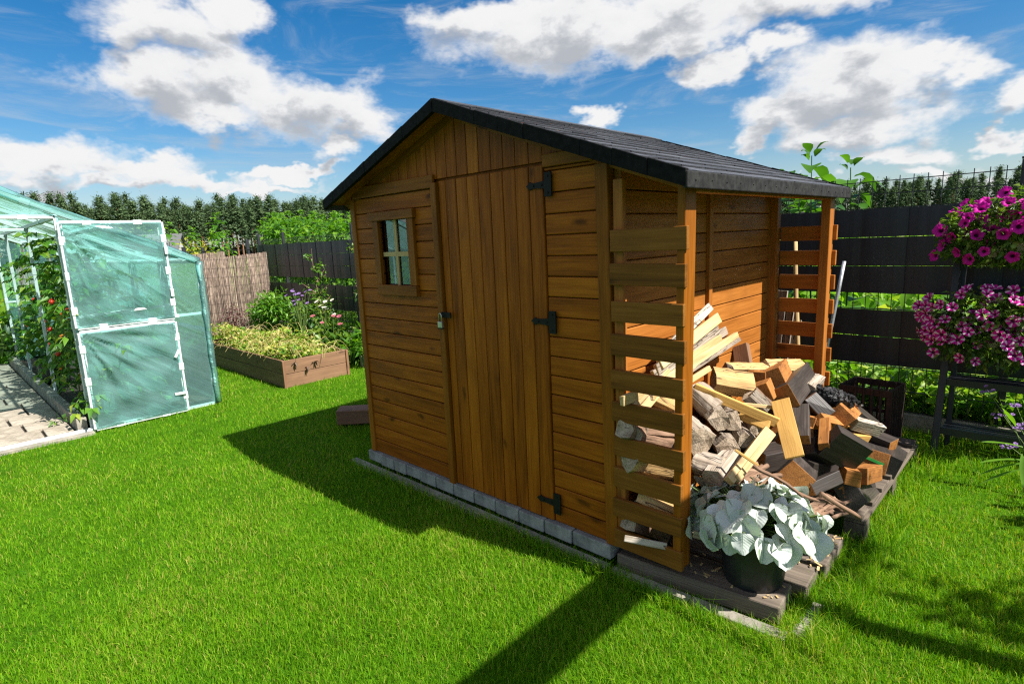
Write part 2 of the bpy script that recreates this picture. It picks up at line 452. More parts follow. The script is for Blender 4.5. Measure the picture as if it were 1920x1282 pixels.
def m_reed():
    m, nt, p, out = mat('reed_matting')
    co = nt.new('ShaderNodeTexCoord').outputs['Object']
    v = nt.vm('MULTIPLY', co, (90, 90, 3)); n = nt.noise(v, 1, 4, .7)
    n2 = nt.noise(nt.vm('MULTIPLY', co, (30, 30, 10)), 1, 3, .6)
    f = nt.math('ADD', nt.math('MULTIPLY', n, .6), nt.math('MULTIPLY', n2, .4))
    nt.put(p.inputs['Base Color'], nt.ramp(f, [(.34, (.035, .025, .02)), (.5, (.18, .13, .098)), (.66, (.46, .37, .29))]))
    p.inputs['Roughness'].default_value = .85
    nt.put(p.inputs['Normal'], nt.bump(n, 1, .01)); return m
M['reed'] = m_reed()

def m_ground(name, a, b, c, sc):
    m, nt, p, out = mat(name)
    co = nt.new('ShaderNodeTexCoord').outputs['Object']
    f = nt.math('ADD', nt.math('MULTIPLY', nt.noise(co, sc, 5, .7), .6), nt.math('MULTIPLY', nt.noise(co, sc * .08, 3), .4))
    nt.put(p.inputs['Base Color'], nt.ramp(f, [(.35, a), (.5, b), (.65, c)])); p.inputs['Roughness'].default_value = .9; p.inputs['Specular IOR Level'].default_value = .05
    nt.put(p.inputs['Normal'], nt.bump(nt.noise(co, sc * 2, 4), .8, .02)); return m
M['lawn'] = m_ground('lawn_ground', (.022, .065, .002), (.045, .125, .003), (.075, .18, .006), 40)
M['field'] = m_ground('field_ground', (.02, .045, .010), (.04, .08, .015), (.07, .11, .03), 6)
M['paver'] = m_ground('stone_slab', (.20, .17, .135), (.33, .285, .23), (.44, .39, .325), 12)

def petal_mat(name, rim, mid, throat, star=None):
    m, nt, p, out = mat(name)
    sx = nt.new('ShaderNodeSeparateXYZ'); nt.put(sx.inputs[0], nt.attr('gco'))
    rad, ang = sx.outputs[0], sx.outputs[1]
    c = nt.ramp(rad, [(.0, throat), (.22, throat), (.36, mid), (1, rim)])
    if star:
        s = nt.math('COSINE', nt.math('MULTIPLY', ang, 5.0))
        k = nt.math('MULTIPLY', nt.smooth(s, .30, .75), nt.smooth(rad, .2, .45))
        c = nt.mix(k, c, star)
    nt.put(p.inputs['Base Color'], c); p.inputs['Roughness'].default_value = .6; p.inputs['Specular IOR Level'].default_value = .2
    tr = nt.new('ShaderNodeBsdfTranslucent'); nt.put(tr.inputs[0], c)
    ms = nt.new('ShaderNodeMixShader'); ms.inputs[0].default_value = .3
    nt.l.new(p.outputs[0], ms.inputs[1]); nt.l.new(tr.outputs[0], ms.inputs[2]); nt.l.new(ms.outputs[0], out.inputs[0])
    return m
M['petal1'] = petal_mat('magenta_petal', (.68, .014, .40), (.54, .008, .29), (.06, .002, .03))
M['petal2'] = petal_mat('striped_petal', (.72, .014, .38), (.56, .008, .28), (.12, .01, .06), (.82, .60, .76))
M['petal3'] = petal_mat('purple_petal', (.30, .18, .42), (.25, .14, .38), (.2, .1, .3))
M['petal4'] = petal_mat('white_petal', (.8, .74, .70), (.75, .7, .5), (.25, .08, .02))
M['petal5'] = petal_mat('rose_petal', (.45, .13, .17), (.42, .09, .13), (.2, .05, .02))

# ------------------------------------------------------------------ sky and sun
SUN_EL, SUN_AZ = R_(50), R_(77.5)              # azimuth from +Y towards +X
sd = bpy.data.lights.new('sun', 'SUN'); sd.energy = 5.0; sd.angle = R_(.53); sd.color = (1, .955, .88)
so = bpy.data.objects.new('sun', sd); COL.objects.link(so); so.location = (6, 3, 8)
sv = Vector((math.sin(SUN_AZ) * math.cos(SUN_EL), math.cos(SUN_AZ) * math.cos(SUN_EL), math.sin(SUN_EL)))
so.rotation_euler = sv.to_track_quat('Z', 'Y').to_euler()

def make_world():
    w = bpy.data.worlds.new('World'); SC.world = w; w.use_nodes = True
    nt = NT(w.node_tree); nt.n.clear()
    out = nt.new('ShaderNodeOutputWorld'); bg = nt.new('ShaderNodeBackground'); bg.inputs[1].default_value = SKY_STRENGTH
    nt.l.new(bg.outputs[0], out.inputs[0])
    sky = nt.new('ShaderNodeTexSky'); sky.sky_type = 'NISHITA'; sky.sun_disc = False
    sky.sun_elevation = SUN_EL; sky.sun_rotation = SUN_AZ; sky.air_density = 1.0; sky.dust_density = .6; sky.ozone_density = 2.2
    hs = nt.new('ShaderNodeHueSaturation'); hs.inputs['Saturation'].default_value = 1.48; hs.inputs['Value'].default_value = SKY_VALUE
    nt.l.new(sky.outputs[0], hs.inputs['Color'])
    d = nt.new('ShaderNodeTexCoord').outputs['Generated']
    d = nt.vm('NORMALIZE', d)
    sx = nt.new('ShaderNodeSeparateXYZ'); nt.put(sx.inputs[0], d)
    k = 180 / math.pi
    az = nt.math('MULTIPLY', nt.math('ARCTAN2', sx.outputs[0], sx.outputs[1]), k)
    el = nt.math('MULTIPLY', nt.math('ARCSINE', sx.outputs[2]), k)
    cx = nt.new('ShaderNodeCombineXYZ'); nt.put(cx.inputs[0], az); nt.put(cx.inputs[1], el)
    ns = nt.vm('MULTIPLY', d, (1, 1, 1.7))
    # the cloud bank: ellipses in azimuth / elevation, with ragged edges from noise
    warp = nt.vm('SUBTRACT', nt.noise(ns, 6, 5, .62, out='Color'), (.5, .5, .5))
    wv = nt.vm('MULTIPLY_ADD', warp, (15, 9, 0), cx.outputs[0])
    fb = nt.noise(ns, 15, 8, .60, .35)
    fb2 = nt.noise(ns, 8, 6, .6)
    def ae(x, y):
        r = ray(x, y); return math.degrees(math.atan2(r[0], r[1])), math.degrees(math.atan2(r[2], math.hypot(r[0], r[1])))
    B = []
    for x, y, rx, ry in CLOUDS:
        a0, e0 = ae(x, y); a1, _ = ae(x + rx, y); a2, _ = ae(x - rx, y); _, e1 = ae(x, y - ry); _, e2 = ae(x, y + ry)
        B.append((a0, e0, max(.5, abs(a1 - a2) / 2), max(.4, abs(e1 - e2) / 2)))
    for a0, e0, ra, re in OFFCLOUDS: B.append((a0, e0, ra, re))
    def field(v, noise_amt):
        cur = None
        for a0, e0, ra, re in B:
            q = nt.vm('MULTIPLY_ADD', v, (1 / ra, 1 / re, 0), (-a0 / ra, -e0 / re, 0))
            l = nt.vm('LENGTH', q)
            cur = l if cur is None else nt.math('SMOOTH_MIN', cur, l, .25)
        dns = nt.math('SUBTRACT', 1.30, cur)
        return nt.math('ADD', dns, nt.math('MULTIPLY', nt.math('SUBTRACT', fb, .5), noise_amt))
    D = field(wv, 1.3)
    Dup = field(nt.vm('ADD', wv, (.9, 1.7, 0)), 1.5)
    alpha = nt.smooth(D, -.08, .72)
    body = nt.math('ADD', nt.math('MULTIPLY', Dup, .75), nt.math('MULTIPLY', nt.math('SUBTRACT', fb2, .5), 1.3))
    shade = nt.smooth(body, .05, .95)
    ccol = nt.ramp(shade, [(0, (1.0, 1.0, 1.0)), (.45, (.95, .955, .965)), (.75, (.72, .74, .77)), (1, (.52, .55, .60))])
    ccol = nt.vm('MULTIPLY', ccol, (CLOUD, CLOUD, CLOUD))
    # thin high streaks
    st = nt.noise(nt.vm('MULTIPLY', d, (2.2, 3.0, 14)), 1.5, 6, .65, 1.2)
    cir = nt.math('MULTIPLY', nt.smooth(st, .46, .82), .55)
    skyc = nt.mix(cir, hs.outputs[0], (CLOUD * .62, CLOUD * .68, CLOUD * .74))
    haz = nt.math('MULTIPLY', nt.smooth(el, 9, 0), .45)
    skyc = nt.mix(haz, skyc, (CLOUD * .58, CLOUD * .66, CLOUD * .74))
    nt.put(bg.inputs[0], nt.mix(alpha, skyc, ccol))

SKY_STRENGTH = .08; SKY_VALUE = .72; CLOUD = 5.3
CLOUDS = [(330, 40, 150, 65), (450, 10, 80, 40), (240, 55, 60, 40), (300, 175, 140, 62), (450, 150, 130, 70), (560, 200, 160, 65),
          (690, 220, 95, 45), (420, 225, 150, 36), (110, 290, 140, 40), (0, 275, 90, 38), (280, 318, 100, 24), (330, 346, 190, 16),
          (60, 345, 60, 22), (480, 356, 110, 9), (655, 290, 52, 26), (1040, 45, 215, 70), (1250, 15, 260, 66), (1500, -10, 190, 48),
          (890, 15, 90, 36), (1335, 128, 62, 36), (1440, 100, 75, 32), (1600, 150, 170, 70), (1480, 215, 110, 44), (1765, 118, 85, 32),
          (1610, 232, 150, 40), (1420, 262, 45, 16), (1905, 175, 60, 48), (1680, 288, 75, 25), (1800, 322, 110, 15), (1865, 262, 50, 16),
          (1110, 222, 40, 22), (560, 332, 120, 12), (1255, 305, 60, 8), (1500, 332, 80, 8), (1895, 330, 60, 12), (1290, 60, 120, 40)]
OFFCLOUDS = [(40, 30, 25, 10), (90, 22, 30, 8), (150, 35, 40, 14), (-150, 30, 35, 12), (-115, 18, 16, 7), (20, 65, 40, 15), (-120, 60, 60, 14)]
make_world()
SC.view_settings.view_transform = 'Standard'; SC.view_settings.look = 'None'; SC.view_settings.gamma = 1
SC.view_settings.exposure = 1.10
SC.render.film_transparent = False
try:
    SC.cycles.use_denoising = False; SC.cycles.filter_width = 1.25; SC.cycles.max_bounces = 6; SC.cycles.transparent_max_bounces = 16; SC.cycles.sample_clamp_indirect = 2.5; SC.cycles.caustics_reflective = False; SC.cycles.caustics_refractive = False; SC.cycles.blur_glossy = .5
    SC.cycles.use_adaptive_sampling = False
except Exception: pass

# ================================================================== the setting
def sheet(name, x0, y0, x1, y1, z, m, label=None):
    b = MB(); b.add([(x0, y0, z), (x1, y0, z), (x1, y1, z), (x0, y1, z)], [(0, 1, 2, 3)]); o = b.build(name, m); o['kind'] = 'structure'; return o
sheet('lawn', -9.4, -9, 9, 2.86, 0.0, M['lawn'])
sheet('field', -600, -300, 500, 700, -.015, M['field'])

# ================================================================== the shed
SH = (1.0, .9, .12)
shed = thing('garden_shed', 'brown stained timber garden shed with black felt roof and open log store', 'shed', SH)
AX, AZ = 1.039, 2.202
def zr(x): return AZ - .342 * (AX - x) if x < AX else AZ - .3575 * (x - AX)
YF, YB = -.12, 1.897
W_, D_ = 2.0, 1.777
def hboards(b, x0, x1, z0, z1, y, pitch, th=.020, gap=.005, holes=()):
    z = z0
    while z < z1 - .01:
        zt = min(z + pitch - gap, z1)
        segs = [(x0, x1)]
        for hx0, hx1, hz0, hz1 in holes:
            if zt > hz0 + .01 and z < hz1 - .01:
                segs = [s for a, c in segs for s in ((a, min(c, hx0)), (max(a, hx1), c)) if s[1] - s[0] > .01]
        for a, c in segs:
            b.box(((a + c) / 2, y + th / 2 + random.uniform(-.0006, .0006), (z + zt) / 2), (c - a, th, zt - z))
        z += pitch
b = MB(); hboards(b, .040, .850, .12, 1.80, .000, .0935, holes=[(.30, .61, 1.26, 1.66)])
b.build('front_cladding', M['stain'], shed, .004)
b = MB(); hboards(b, 1.638, 1.955, .12, 1.815, .000, .0935); b.build('front_cladding', M['stain'], shed, .004)
# dark membrane behind the board joints, with the window left open
b = MB()
for x0, x1, z0, z1 in ((.03, .29, .12, 1.84), (.62, 1.98, .12, 1.84), (.29, .62, .12, 1.25), (.29, .62, 1.67, 1.84)):
    b.box(((x0 + x1) / 2, .027, (z0 + z1) / 2), (x1 - x0, .012, z1 - z0))
b.build('front_backing', M['stain'], shed)
# gable of upright boards
b = MB(); xs = [.02]
while xs[-1] < 1.96: xs.append(xs[-1] + random.uniform(.080, .090))
for x0, x1 in zip(xs, xs[1:]):
    x1 -= .004; zb = 1.872 if x1 < .87 or x0 > 1.64 else 1.845
    t0, t1 = zr(x0) - .035, zr(x1) - .035
    if min(t0, t1) < zb + .01: continue
    poly = [(x0, zb), (x1, zb), (x1, t1)] + ([(AX, AZ - .035)] if x0 < AX < x1 else []) + [(x0, t0)]
    n = len(poly); V = [(a, y, z) for y in (.002, .020) for a, z in poly]
    F = [tuple(range(n)), tuple(range(2 * n - 1, n - 1, -1))] + [(i, n + i, n + (i + 1) % n, (i + 1) % n) for i in range(n)]
    b.add(V, F, [(z, x, y) for x, y, z in V])
b.build('gable_cladding', M['stain'], shed, .004)
b = MB()
b.prism([(.0, 1.80), (2.0, 1.80), (2.0, zr(2) - .04), (AX, AZ - .04), (.0, zr(0) - .04)], 1, .0215, .034)
b.build('gable_backing', M['stain'], shed)
# trim boards
b = MB(); b.box((.452, -.008, 1.836), (.82, .018, .068)); b.build('trim_board', M['stain_post'], shed, .004)
b = MB(); b.box((1.775, -.006, 1.845), (.275, .016, .056)); b.build('trim_board', M['stain_post'], shed, .004)
b = MB(); b.box((.872, -.014, .97), (.046, .028, 1.71)); b.build('door_jamb', M['stain_post'], shed, .004)
b = MB(); b.bar((.020, .012, .118), (.020, .012, 1.80), .046, .05, (1, 0, 0)); b.build('corner_post', M['stain_post'], shed, .004)
b = MB(); b.bar((1.983, .010, .118), (1.954, .010, 1.80), .052, .062, (1, 0, 0)); b.build('corner_post', M['stain_post'], shed, .004)
b = MB(); b.box((-.02, .012, 1.79), (.075, .05, .05)); b.build('purlin_end', M['stain_post'], shed, .004)
# door
b = MB(); ds = [.898, .955] + [.955 + (1.635 - .955) * i / 8 for i in range(1, 9)]
for x0, x1 in zip(ds, ds[1:]):
    b.box(((x0 + x1) / 2, .004 + random.uniform(-.001, .001), .976), (x1 - x0 - .004, .024, 1.708))
door = b.build('door', M['stain'], shed, .004)
for px, py in ((1024, 346), (1033, 604), (1042, 943)):
    c = at(px, py, 1, -.012); b = MB(); x, z = c.x + .012, c.z
    b.box((x, -.014, z), (.042, .008, .105))
    pts = [(x - .021, z - .017), (x - .021, z + .017), (x - .075, z + .012), (x - .098, z + .013), (x - .106, z + .019), (x - .112, z + .013),
           (x - .132, z), (x - .112, z - .013), (x - .106, z - .019), (x - .098, z - .013), (x - .075, z - .012)]
    b.prism(pts, 1, -.017, -.010)
    for dx, dz in ((0, .036), (0, -.036), (-.035, 0), (-.085, 0)):
        b.tube([(x + dx, -.016, z + dz), (x + dx, -.021, z + dz)], .005, 8)
    h = b.build('hinge', M['iron'], door, .001)
c = at(833, 590, 1, -.03)
b = MB(); b.box((c.x + .018, -.031, c.z), (.075, .006, .03)); b.tube([(c.x - .01, -.03, c.z + .01), (c.x - .01, -.046, c.z + .008), (c.x - .01, -.046, c.z - .008), (c.x - .01, -.03, c.z - .01)], .004, 6)
b.build('hasp', M['iron'], door)
lock = thing('padlock', 'small brushed metal padlock hanging from the black hasp of the shed door', 'padlock', (c.x - .012, -.05, c.z - .03))
b = MB(); b.box((c.x - .012, -.05, c.z - .054), (.036, .017, .034)); b.build('lock_body', M['steel'], lock, .003)
b = MB(); b.box((c.x - .012, -.05, c.z - .0745), (.037, .018, .006)); b.build('lock_base', M['iron'], lock, .001)
b = MB(); b.tube([(c.x - .024 + .024 * i, -.05, c.z - .038) if i in (0, 1) and False else p for i, p in enumerate(
    [(c.x - .023, -.05, c.z - .038), (c.x - .023, -.05, c.z - .005), (c.x - .019, -.05, c.z + .006), (c.x - .012, -.05, c.z + .010), (c.x - .005, -.05, c.z + .006), (c.x - .001, -.05, c.z - .005), (c.x - .001, -.05, c.z - .038)])], .0035, 8)
b.build('shackle', M['steel'], lock, smooth=True)
# window
b = MB()
b.box((.448, -.014, 1.680), (.455, .030, .052)); b.box((.466, -.014, 1.237), (.40, .030, .062))
b.box((.281, -.010, 1.461), (.056, .022, .385)); b.box((.632, -.010, 1.461), (.060, .022, .385))
win = b.build('window', M['stain_post'], shed, .003)
b = MB(); b.box((.456, .006, 1.461), (.024, .010, .39)); b.build('glazing_bar', M['pale'], win, .001)
b = MB(); b.box((.380, .0065, 1.452), (.127, .009, .026)); b.box((.533, .0065, 1.452), (.129, .009, .026)); b.build('glazing_bar', M['pale'], win, .001)
b = MB(); b.box((.457, .014, 1.461), (.31, .003, .395)); b.build('pane', M['glass'], win)
# side and rear walls
def yboards(b, x, y0, y1, z0, z1, pitch, th=.02, gap=.005):
    z = z0
    while z < z1 - .01:
        zt = min(z + pitch - gap, z1)
        b.box((x, (y0 + y1) / 2, (z + zt) / 2), (th, y1 - y0, zt - z)); z += pitch
b = MB(); yboards(b, 1.99, .04, .868, .12, 1.80, .0985); yboards(b, 1.99, .874, D_ - .03, .12, 1.80, .0985)
b.build('side_cladding', M['stain_side'], shed, .004)
b = MB(); b.box((1.968, D_ / 2, .96), (.012, D_ - .06, 1.68)); b.build('side_backing', M['stain'], shed)
b = MB(); b.box((2.010, .871, .955), (.022, .040, 1.67)); b.box((2.008, .052, .955), (.020, .032, 1.67)); b.build('batten', M['stain_side'], shed, .003)
b = MB(); b.box((2.012, D_ - .03, .95), (.07, .055, 1.68)); b.build('corner_post', M['stain_side'], shed, .004)
b = MB(); yboards(b, .01, .04, D_ - .02, .12, 1.79, .0985); b.build('left_cladding', M['stain'], shed, .004)
b = MB(); hboards(b, .0, 1.965, .12, 1.80, D_ - .02, .0985); b.build('rear_cladding', M['stain'], shed, .004)
b = MB(); b.prism([(.0, 1.80), (2.0, 1.80), (2.0, zr(2) - .04), (AX, AZ - .04), (.0, zr(0) - .04)], 1, D_ - .02, D_); b.build('gable_cladding', M['stain'], shed)
b = MB(); b.box((1.0, .9, .125), (1.93, 1.70, .02)); b.build('floor_boards', M['oldplank'], shed)
# log store: posts, beams and slats
b = MB(); b.bar((2.306, .018, .125), (2.320, .018, zr(2.32) - .045), .034, .086, (0, 1, 0)); b.build('log_store_post', M['stain_post'], shed, .004)
b = MB(); b.box((2.030, .006, .93), (.046, .030, 1.60)); b.build('log_store_post', M['stain_side'], shed, .004)
b = MB(); b.bar((2.318, D_ - .035, .05), (2.322, D_ - .035, zr(2.32) - .045), .05, .078, (0, 1, 0)); b.build('log_store_post', M['stain_side'], shed, .004)
b = MB(); b.box((2.318, .92, 1.668), (.05, 1.74, .03)); b.build('log_store_beam', M['stain_side'], shed, .003)
for i in range(10):
    z = .131 + i * .1462 + random.uniform(-.004, .004); dy = random.uniform(-.002, .002)
    b = MB(); b.bar((2.006 + random.uniform(-.004, .006), -.024 + dy, z + .0435 + random.uniform(-.003, .003)), (2.330 + i * .0012 + random.uniform(-.004, .006), -.024 + dy, z + .0435), .022, .087 + random.uniform(-.004, .004))
    b.build('slat', M['stain_slat'], shed, .003)
ztop = at(1500, 424, 1, D_).z
for i in range(9):
    z = ztop - .0435 - i * .1475
    b = MB(); b.bar((2.05, D_ + .002, z), (2.368, D_ + .002, z + random.uniform(-.003, .003)), .022, .087); b.build('slat', M['stain_side'], shed, .003)
# roof
def slope_pt(side, s, y, h=0):
    """s metres down the slope from the ridge, h above the deck"""
    k = .342 if side < 0 else .3575; c = 1 / math.hypot(1, k); x = AX + side * s * c; z = AZ - s * k * c
    return Vector((x + side * h * k * c, y, z + h * c - .012))
LEN = {-1: 1.2195, 1: 1.428}
b = MB()
for side in (-1, 1):
    L = LEN[side]
    V = [slope_pt(side, s, y, h) for h in (-.022, .0) for s, y in ((0, YF + .004), (L - .004, YF + .004), (L - .004, YB - .004), (0, YB - .004))]
    b.add(V, [(0, 1, 2, 3), (7, 6, 5, 4), (0, 4, 5, 1), (1, 5, 6, 2), (2, 6, 7, 3), (3, 7, 4, 0)])
roof = b.build('roof', M['stain'], shed)
b = MB()
for side in (-1, 1):
    L = LEN[side]; n = 12 if side > 0 else 10; st = L / n
    for i in range(n):
        off = random.uniform(0, .2) - .2; y = YF + off
        while y < YB:
            y1 = y + .2 * random.uniform(.97, 1.03); a, c = max(y, YF - .004), min(y1 - .006, YB + .004)
            if c - a > .01:
                s0, s1 = i * st - .03, (i + 1) * st + random.uniform(-.002, .003); s0 = max(s0, 0); lift = random.uniform(0, .0016)
                V = [slope_pt(side, s0, a, .001), slope_pt(side, s0, c, .001), slope_pt(side, s1, c, .006 + lift), slope_pt(side, s1, a, .006 + lift),
                     slope_pt(side, s0, a, .004), slope_pt(side, s0, c, .004), slope_pt(side, s1, c, .0115 + lift), slope_pt(side, s1, a, .0115 + lift)]
                b.add(V, [(0, 1, 2, 3), (7, 6, 5, 4), (0, 4, 5, 1), (1, 5, 6, 2), (2, 6, 7, 3), (3, 7, 4, 0)])
            y = y1
b.build('shingles', M['shingle'], roof)
b = MB()
for side in (-1, 1):     # ridge caps
    y = YF - .005
    while y < YB:
        c = min(y + .19, YB + .006)
        V = [slope_pt(side, s, yy, h) for h in (.014, .020) for s, yy in ((0, y), (.11, y), (.11, c), (0, c))]
        b.add(V, [(0, 1, 2, 3), (7, 6, 5, 4), (0, 4, 5, 1), (1, 5, 6, 2), (2, 6, 7, 3), (3, 7, 4, 0)]); y = c + .004
b.build('ridge_cap', M['shingle'], roof)
for y0, y1 in ((YF - .012, YF + .012), (YB - .012, YB + .012)):
    b = MB()
    for side in (-1, 1):
        L = LEN[side] + .006; n = 9
        for i in range(n):
            s0, s1 = L * i / n, L * (i + 1) / n - (0.0 if i == n - 1 else .001)
            jj = random.uniform(-.002, .002)
            def q(s, h):
                v = slope_pt(side, s, 0); return (v.x, v.z + h)
            poly = [q(s0, .018), q(s1, .016 + jj), q(s1, -.046 + jj), q(s0, -.046)]
            b.prism(poly if side > 0 else poly[::-1], 1, y0 + jj, y1)
    f = b.build('rake_fascia', M['felt_edge'], roof, .002)
b = MB(); k = slope_pt(1, LEN[1], 0); b.box((k.x + .004, (YF + YB) / 2, k.z - .022), (.018, YB - YF + .02, .058)); b.build('eave_fascia', M['felt_eave'], roof, .004)
b = MB()
for i in range(16):
    y = YF + .05 + i * .128; b.tube([(k.x + .012, y, k.z - .022 + random.uniform(-.004, .004)), (k.x + .0155, y, k.z - .022)], .003, 6)
b.build('fascia_nail', M['iron'], roof)
b = MB(); k = slope_pt(-1, LEN[-1], 0); b.box((k.x - .004, (YF + YB) / 2, k.z - .022), (.018, YB - YF + .02, .058)); b.build('eave_fascia', M['shingle'], roof, .004)
b = MB()
for y in (.02, .6, 1.2, 1.76):
    for side in (-1, 1):
        a, c = slope_pt(side, .03, y, -.045), slope_pt(side, LEN[side] - .05, y, -.045); b.bar(a, c, .04, .045)
b.build('rafter', M['stain_post'], roof, .003)

# ---- footing: concrete blocks, kerb, timbers
ORD = ['first', 'second', 'third', 'fourth', 'fifth', 'sixth', 'seventh', 'eighth', 'ninth', 'tenth', 'eleventh', 'twelfth', 'thirteenth', 'fourteenth', 'fifteenth', 'sixteenth', 'seventeenth', 'eighteenth', 'nineteenth', 'twentieth']
bx = [-.03, .135, .285, .415, .56, .72, .885, 1.06, 1.235, 1.41, 1.585, 1.76, 1.985]
for i, (x0, x1) in enumerate(zip(bx, bx[1:])):
    b = MB(); b.box(((x0 + x1) / 2, .028 + random.uniform(-.006, .004), .083), (x1 - x0 - .006, .116, .070 + random.uniform(-.003, .003)), Matrix.Rotation(random.uniform(-.015, .015), 3, 'Z'))
    o = b.build('paving_block', M['concrete'], None, .006, loc=((x0 + x1) / 2, .03, .05))
    tag(o, f'grey concrete block under the shed front, {ORD[i]} from the left end of the row', 'paving block', 'concrete blocks under the shed front')
def kerb(name, pts, w, h, lab):
    b = MB()
    for p, q in zip(pts, pts[1:]):
        p, q = Vector(p), Vector(q); n = max(1, round((q - p).length / .5)); d = (q - p) / n
        for i in range(n): b.bar(p + d * i + d.normalized() * .002, p + d * (i + 1) - d.normalized() * .002, w, h + random.uniform(-.004, .004))
    o = b.build(name, M['kerbc'], None, .005, loc=pts[0]); tag(o, lab, 'kerb'); return o
kerb('edging_kerb', [(-.19, -.052, -.018), (1.98, -.045, -.018)], .05, .09, 'narrow concrete kerb sunk in the lawn along the shed front')
kerb('edging_kerb', [(1.99, -.040, -.022), (2.74, .004, -.022)], .06, .08, 'pale concrete kerb in front of the old timber under the plant pot')
kerb('edging_kerb', [(2.765, .04, -.028), (2.768, .30, -.034)], .06, .085, 'short concrete kerb end at the lawn corner right of the plant pot')
b = MB(); b.bar((1.995, .085, .045), (2.685, .150, .045), .19, .075); o = b.build('timber_sleeper', M['oldplank'], None, .006, loc=(2.3, .1, .01)); tag(o, 'old grey timber lying under the lattice and the plant pot', 'timber')
b = MB(); b.bar((2.05, .33, .042), (2.72, .36, .042), .17, .07); o = b.build('timber_sleeper', M['oldplank'], None, .006, loc=(2.4, .34, .01)); tag(o, 'short grey timber behind the plant pot, its end facing the lawn', 'timber')
b = MB(); b.bar((2.05, .60, .045), (2.735, .62, .045), .30, .075); o = b.build('timber_sleeper', M['oldplank'], None, .006, loc=(2.4, .6, .01)); tag(o, 'broad old timber at the lawn edge below the small sticks', 'timber')
# ================================================================== fence at the back
FY = 2.87
fence = thing('mesh_fence', 'anthracite wire mesh garden fence with black privacy strips along the back', 'fence', (0, FY, 0))
def strip_row(z0, z1, x0, x1):
    b = MB(); x = x0; k = 0
    n = max(1, round((x1 - x0) / .27)); w = (x1 - x0) / n
    for i in range(n):
        xa = x0 + i * w; dy = (.004 if i % 2 else -.003)
        # each piece of the strip bulges slightly between the wires
        V = []; F = []
        for j in range(5):
            t = j / 4; yy = FY + dy - .006 * math.sin(math.pi * t)
            V += [(xa - .006 + (w + .012) * t, yy, z0 + random.uniform(-.001, .001)), (xa - .006 + (w + .012) * t, yy, z1 + random.uniform(-.001, .001))]
        m = len(V); V += [(a, y + .003, c) for a, y, c in V]
        for j in range(4):
            F += [(2 * j, 2 * j + 2, 2 * j + 3, 2 * j + 1), (m + 2 * j, m + 2 * j + 1, m + 2 * j + 3, m + 2 * j + 2)]
        b.add(V, F)
    return b.build('privacy_strip', M['strip'], fence)
for z0, z1 in ((1.407, 1.606), (1.203, 1.400), (1.000, 1.196), (.682, .875), (.468, .675)): strip_row(z0, z1, -8.45, 6.0)
b = MB()
x = -8.45
while x < 6.0:
    zb, zt = .12, 1.80
    b.bar((x, FY + .012, zb), (x, FY + .012, 1.60), .005, .005, (1, 0, 0))
    b.bar((x, FY + .012, 1.60), (x, FY - .015, 1.66), .005, .005, (1, 0, 0)); b.bar((x, FY - .015, 1.66), (x, FY + .012, 1.71), .005, .005, (1, 0, 0))
    b.bar((x, FY + .012, 1.71), (x, FY + .012, zt + .03 if x > 0 else 1.72), .005, .005, (1, 0, 0)); x += .082
for z in (.13, .28, .455, .68, .78, .88, 1.0, 1.2, 1.40, 1.61, 1.71): b.box((-1.2, FY + .017, z), (14.5, .006, .006))
b.box((3.0, FY + .017, 1.80), (6.0, .006, .006))
b.build('wire_mesh', M['anthracite'], fence)
for x in (-8.45, -7.35, -4.9, -2.4, .1, 3.12, 5.4):
    b = MB(); b.box((x, FY + .05, .93), (.045, .045, 1.86 if x > -7 else 1.80)); b.box((x, FY + .05, 1.87), (.05, .05, .012)); b.build('fence_post', M['anthracite'], fence)
for i in range(6):
    x0 = -8.45 + i * 2.41
    b = MB(); b.box((x0 + 1.2, FY + .015, .055), (2.40, .05, .13)); b.build('gravel_board', M['kerbc'], fence, .006)
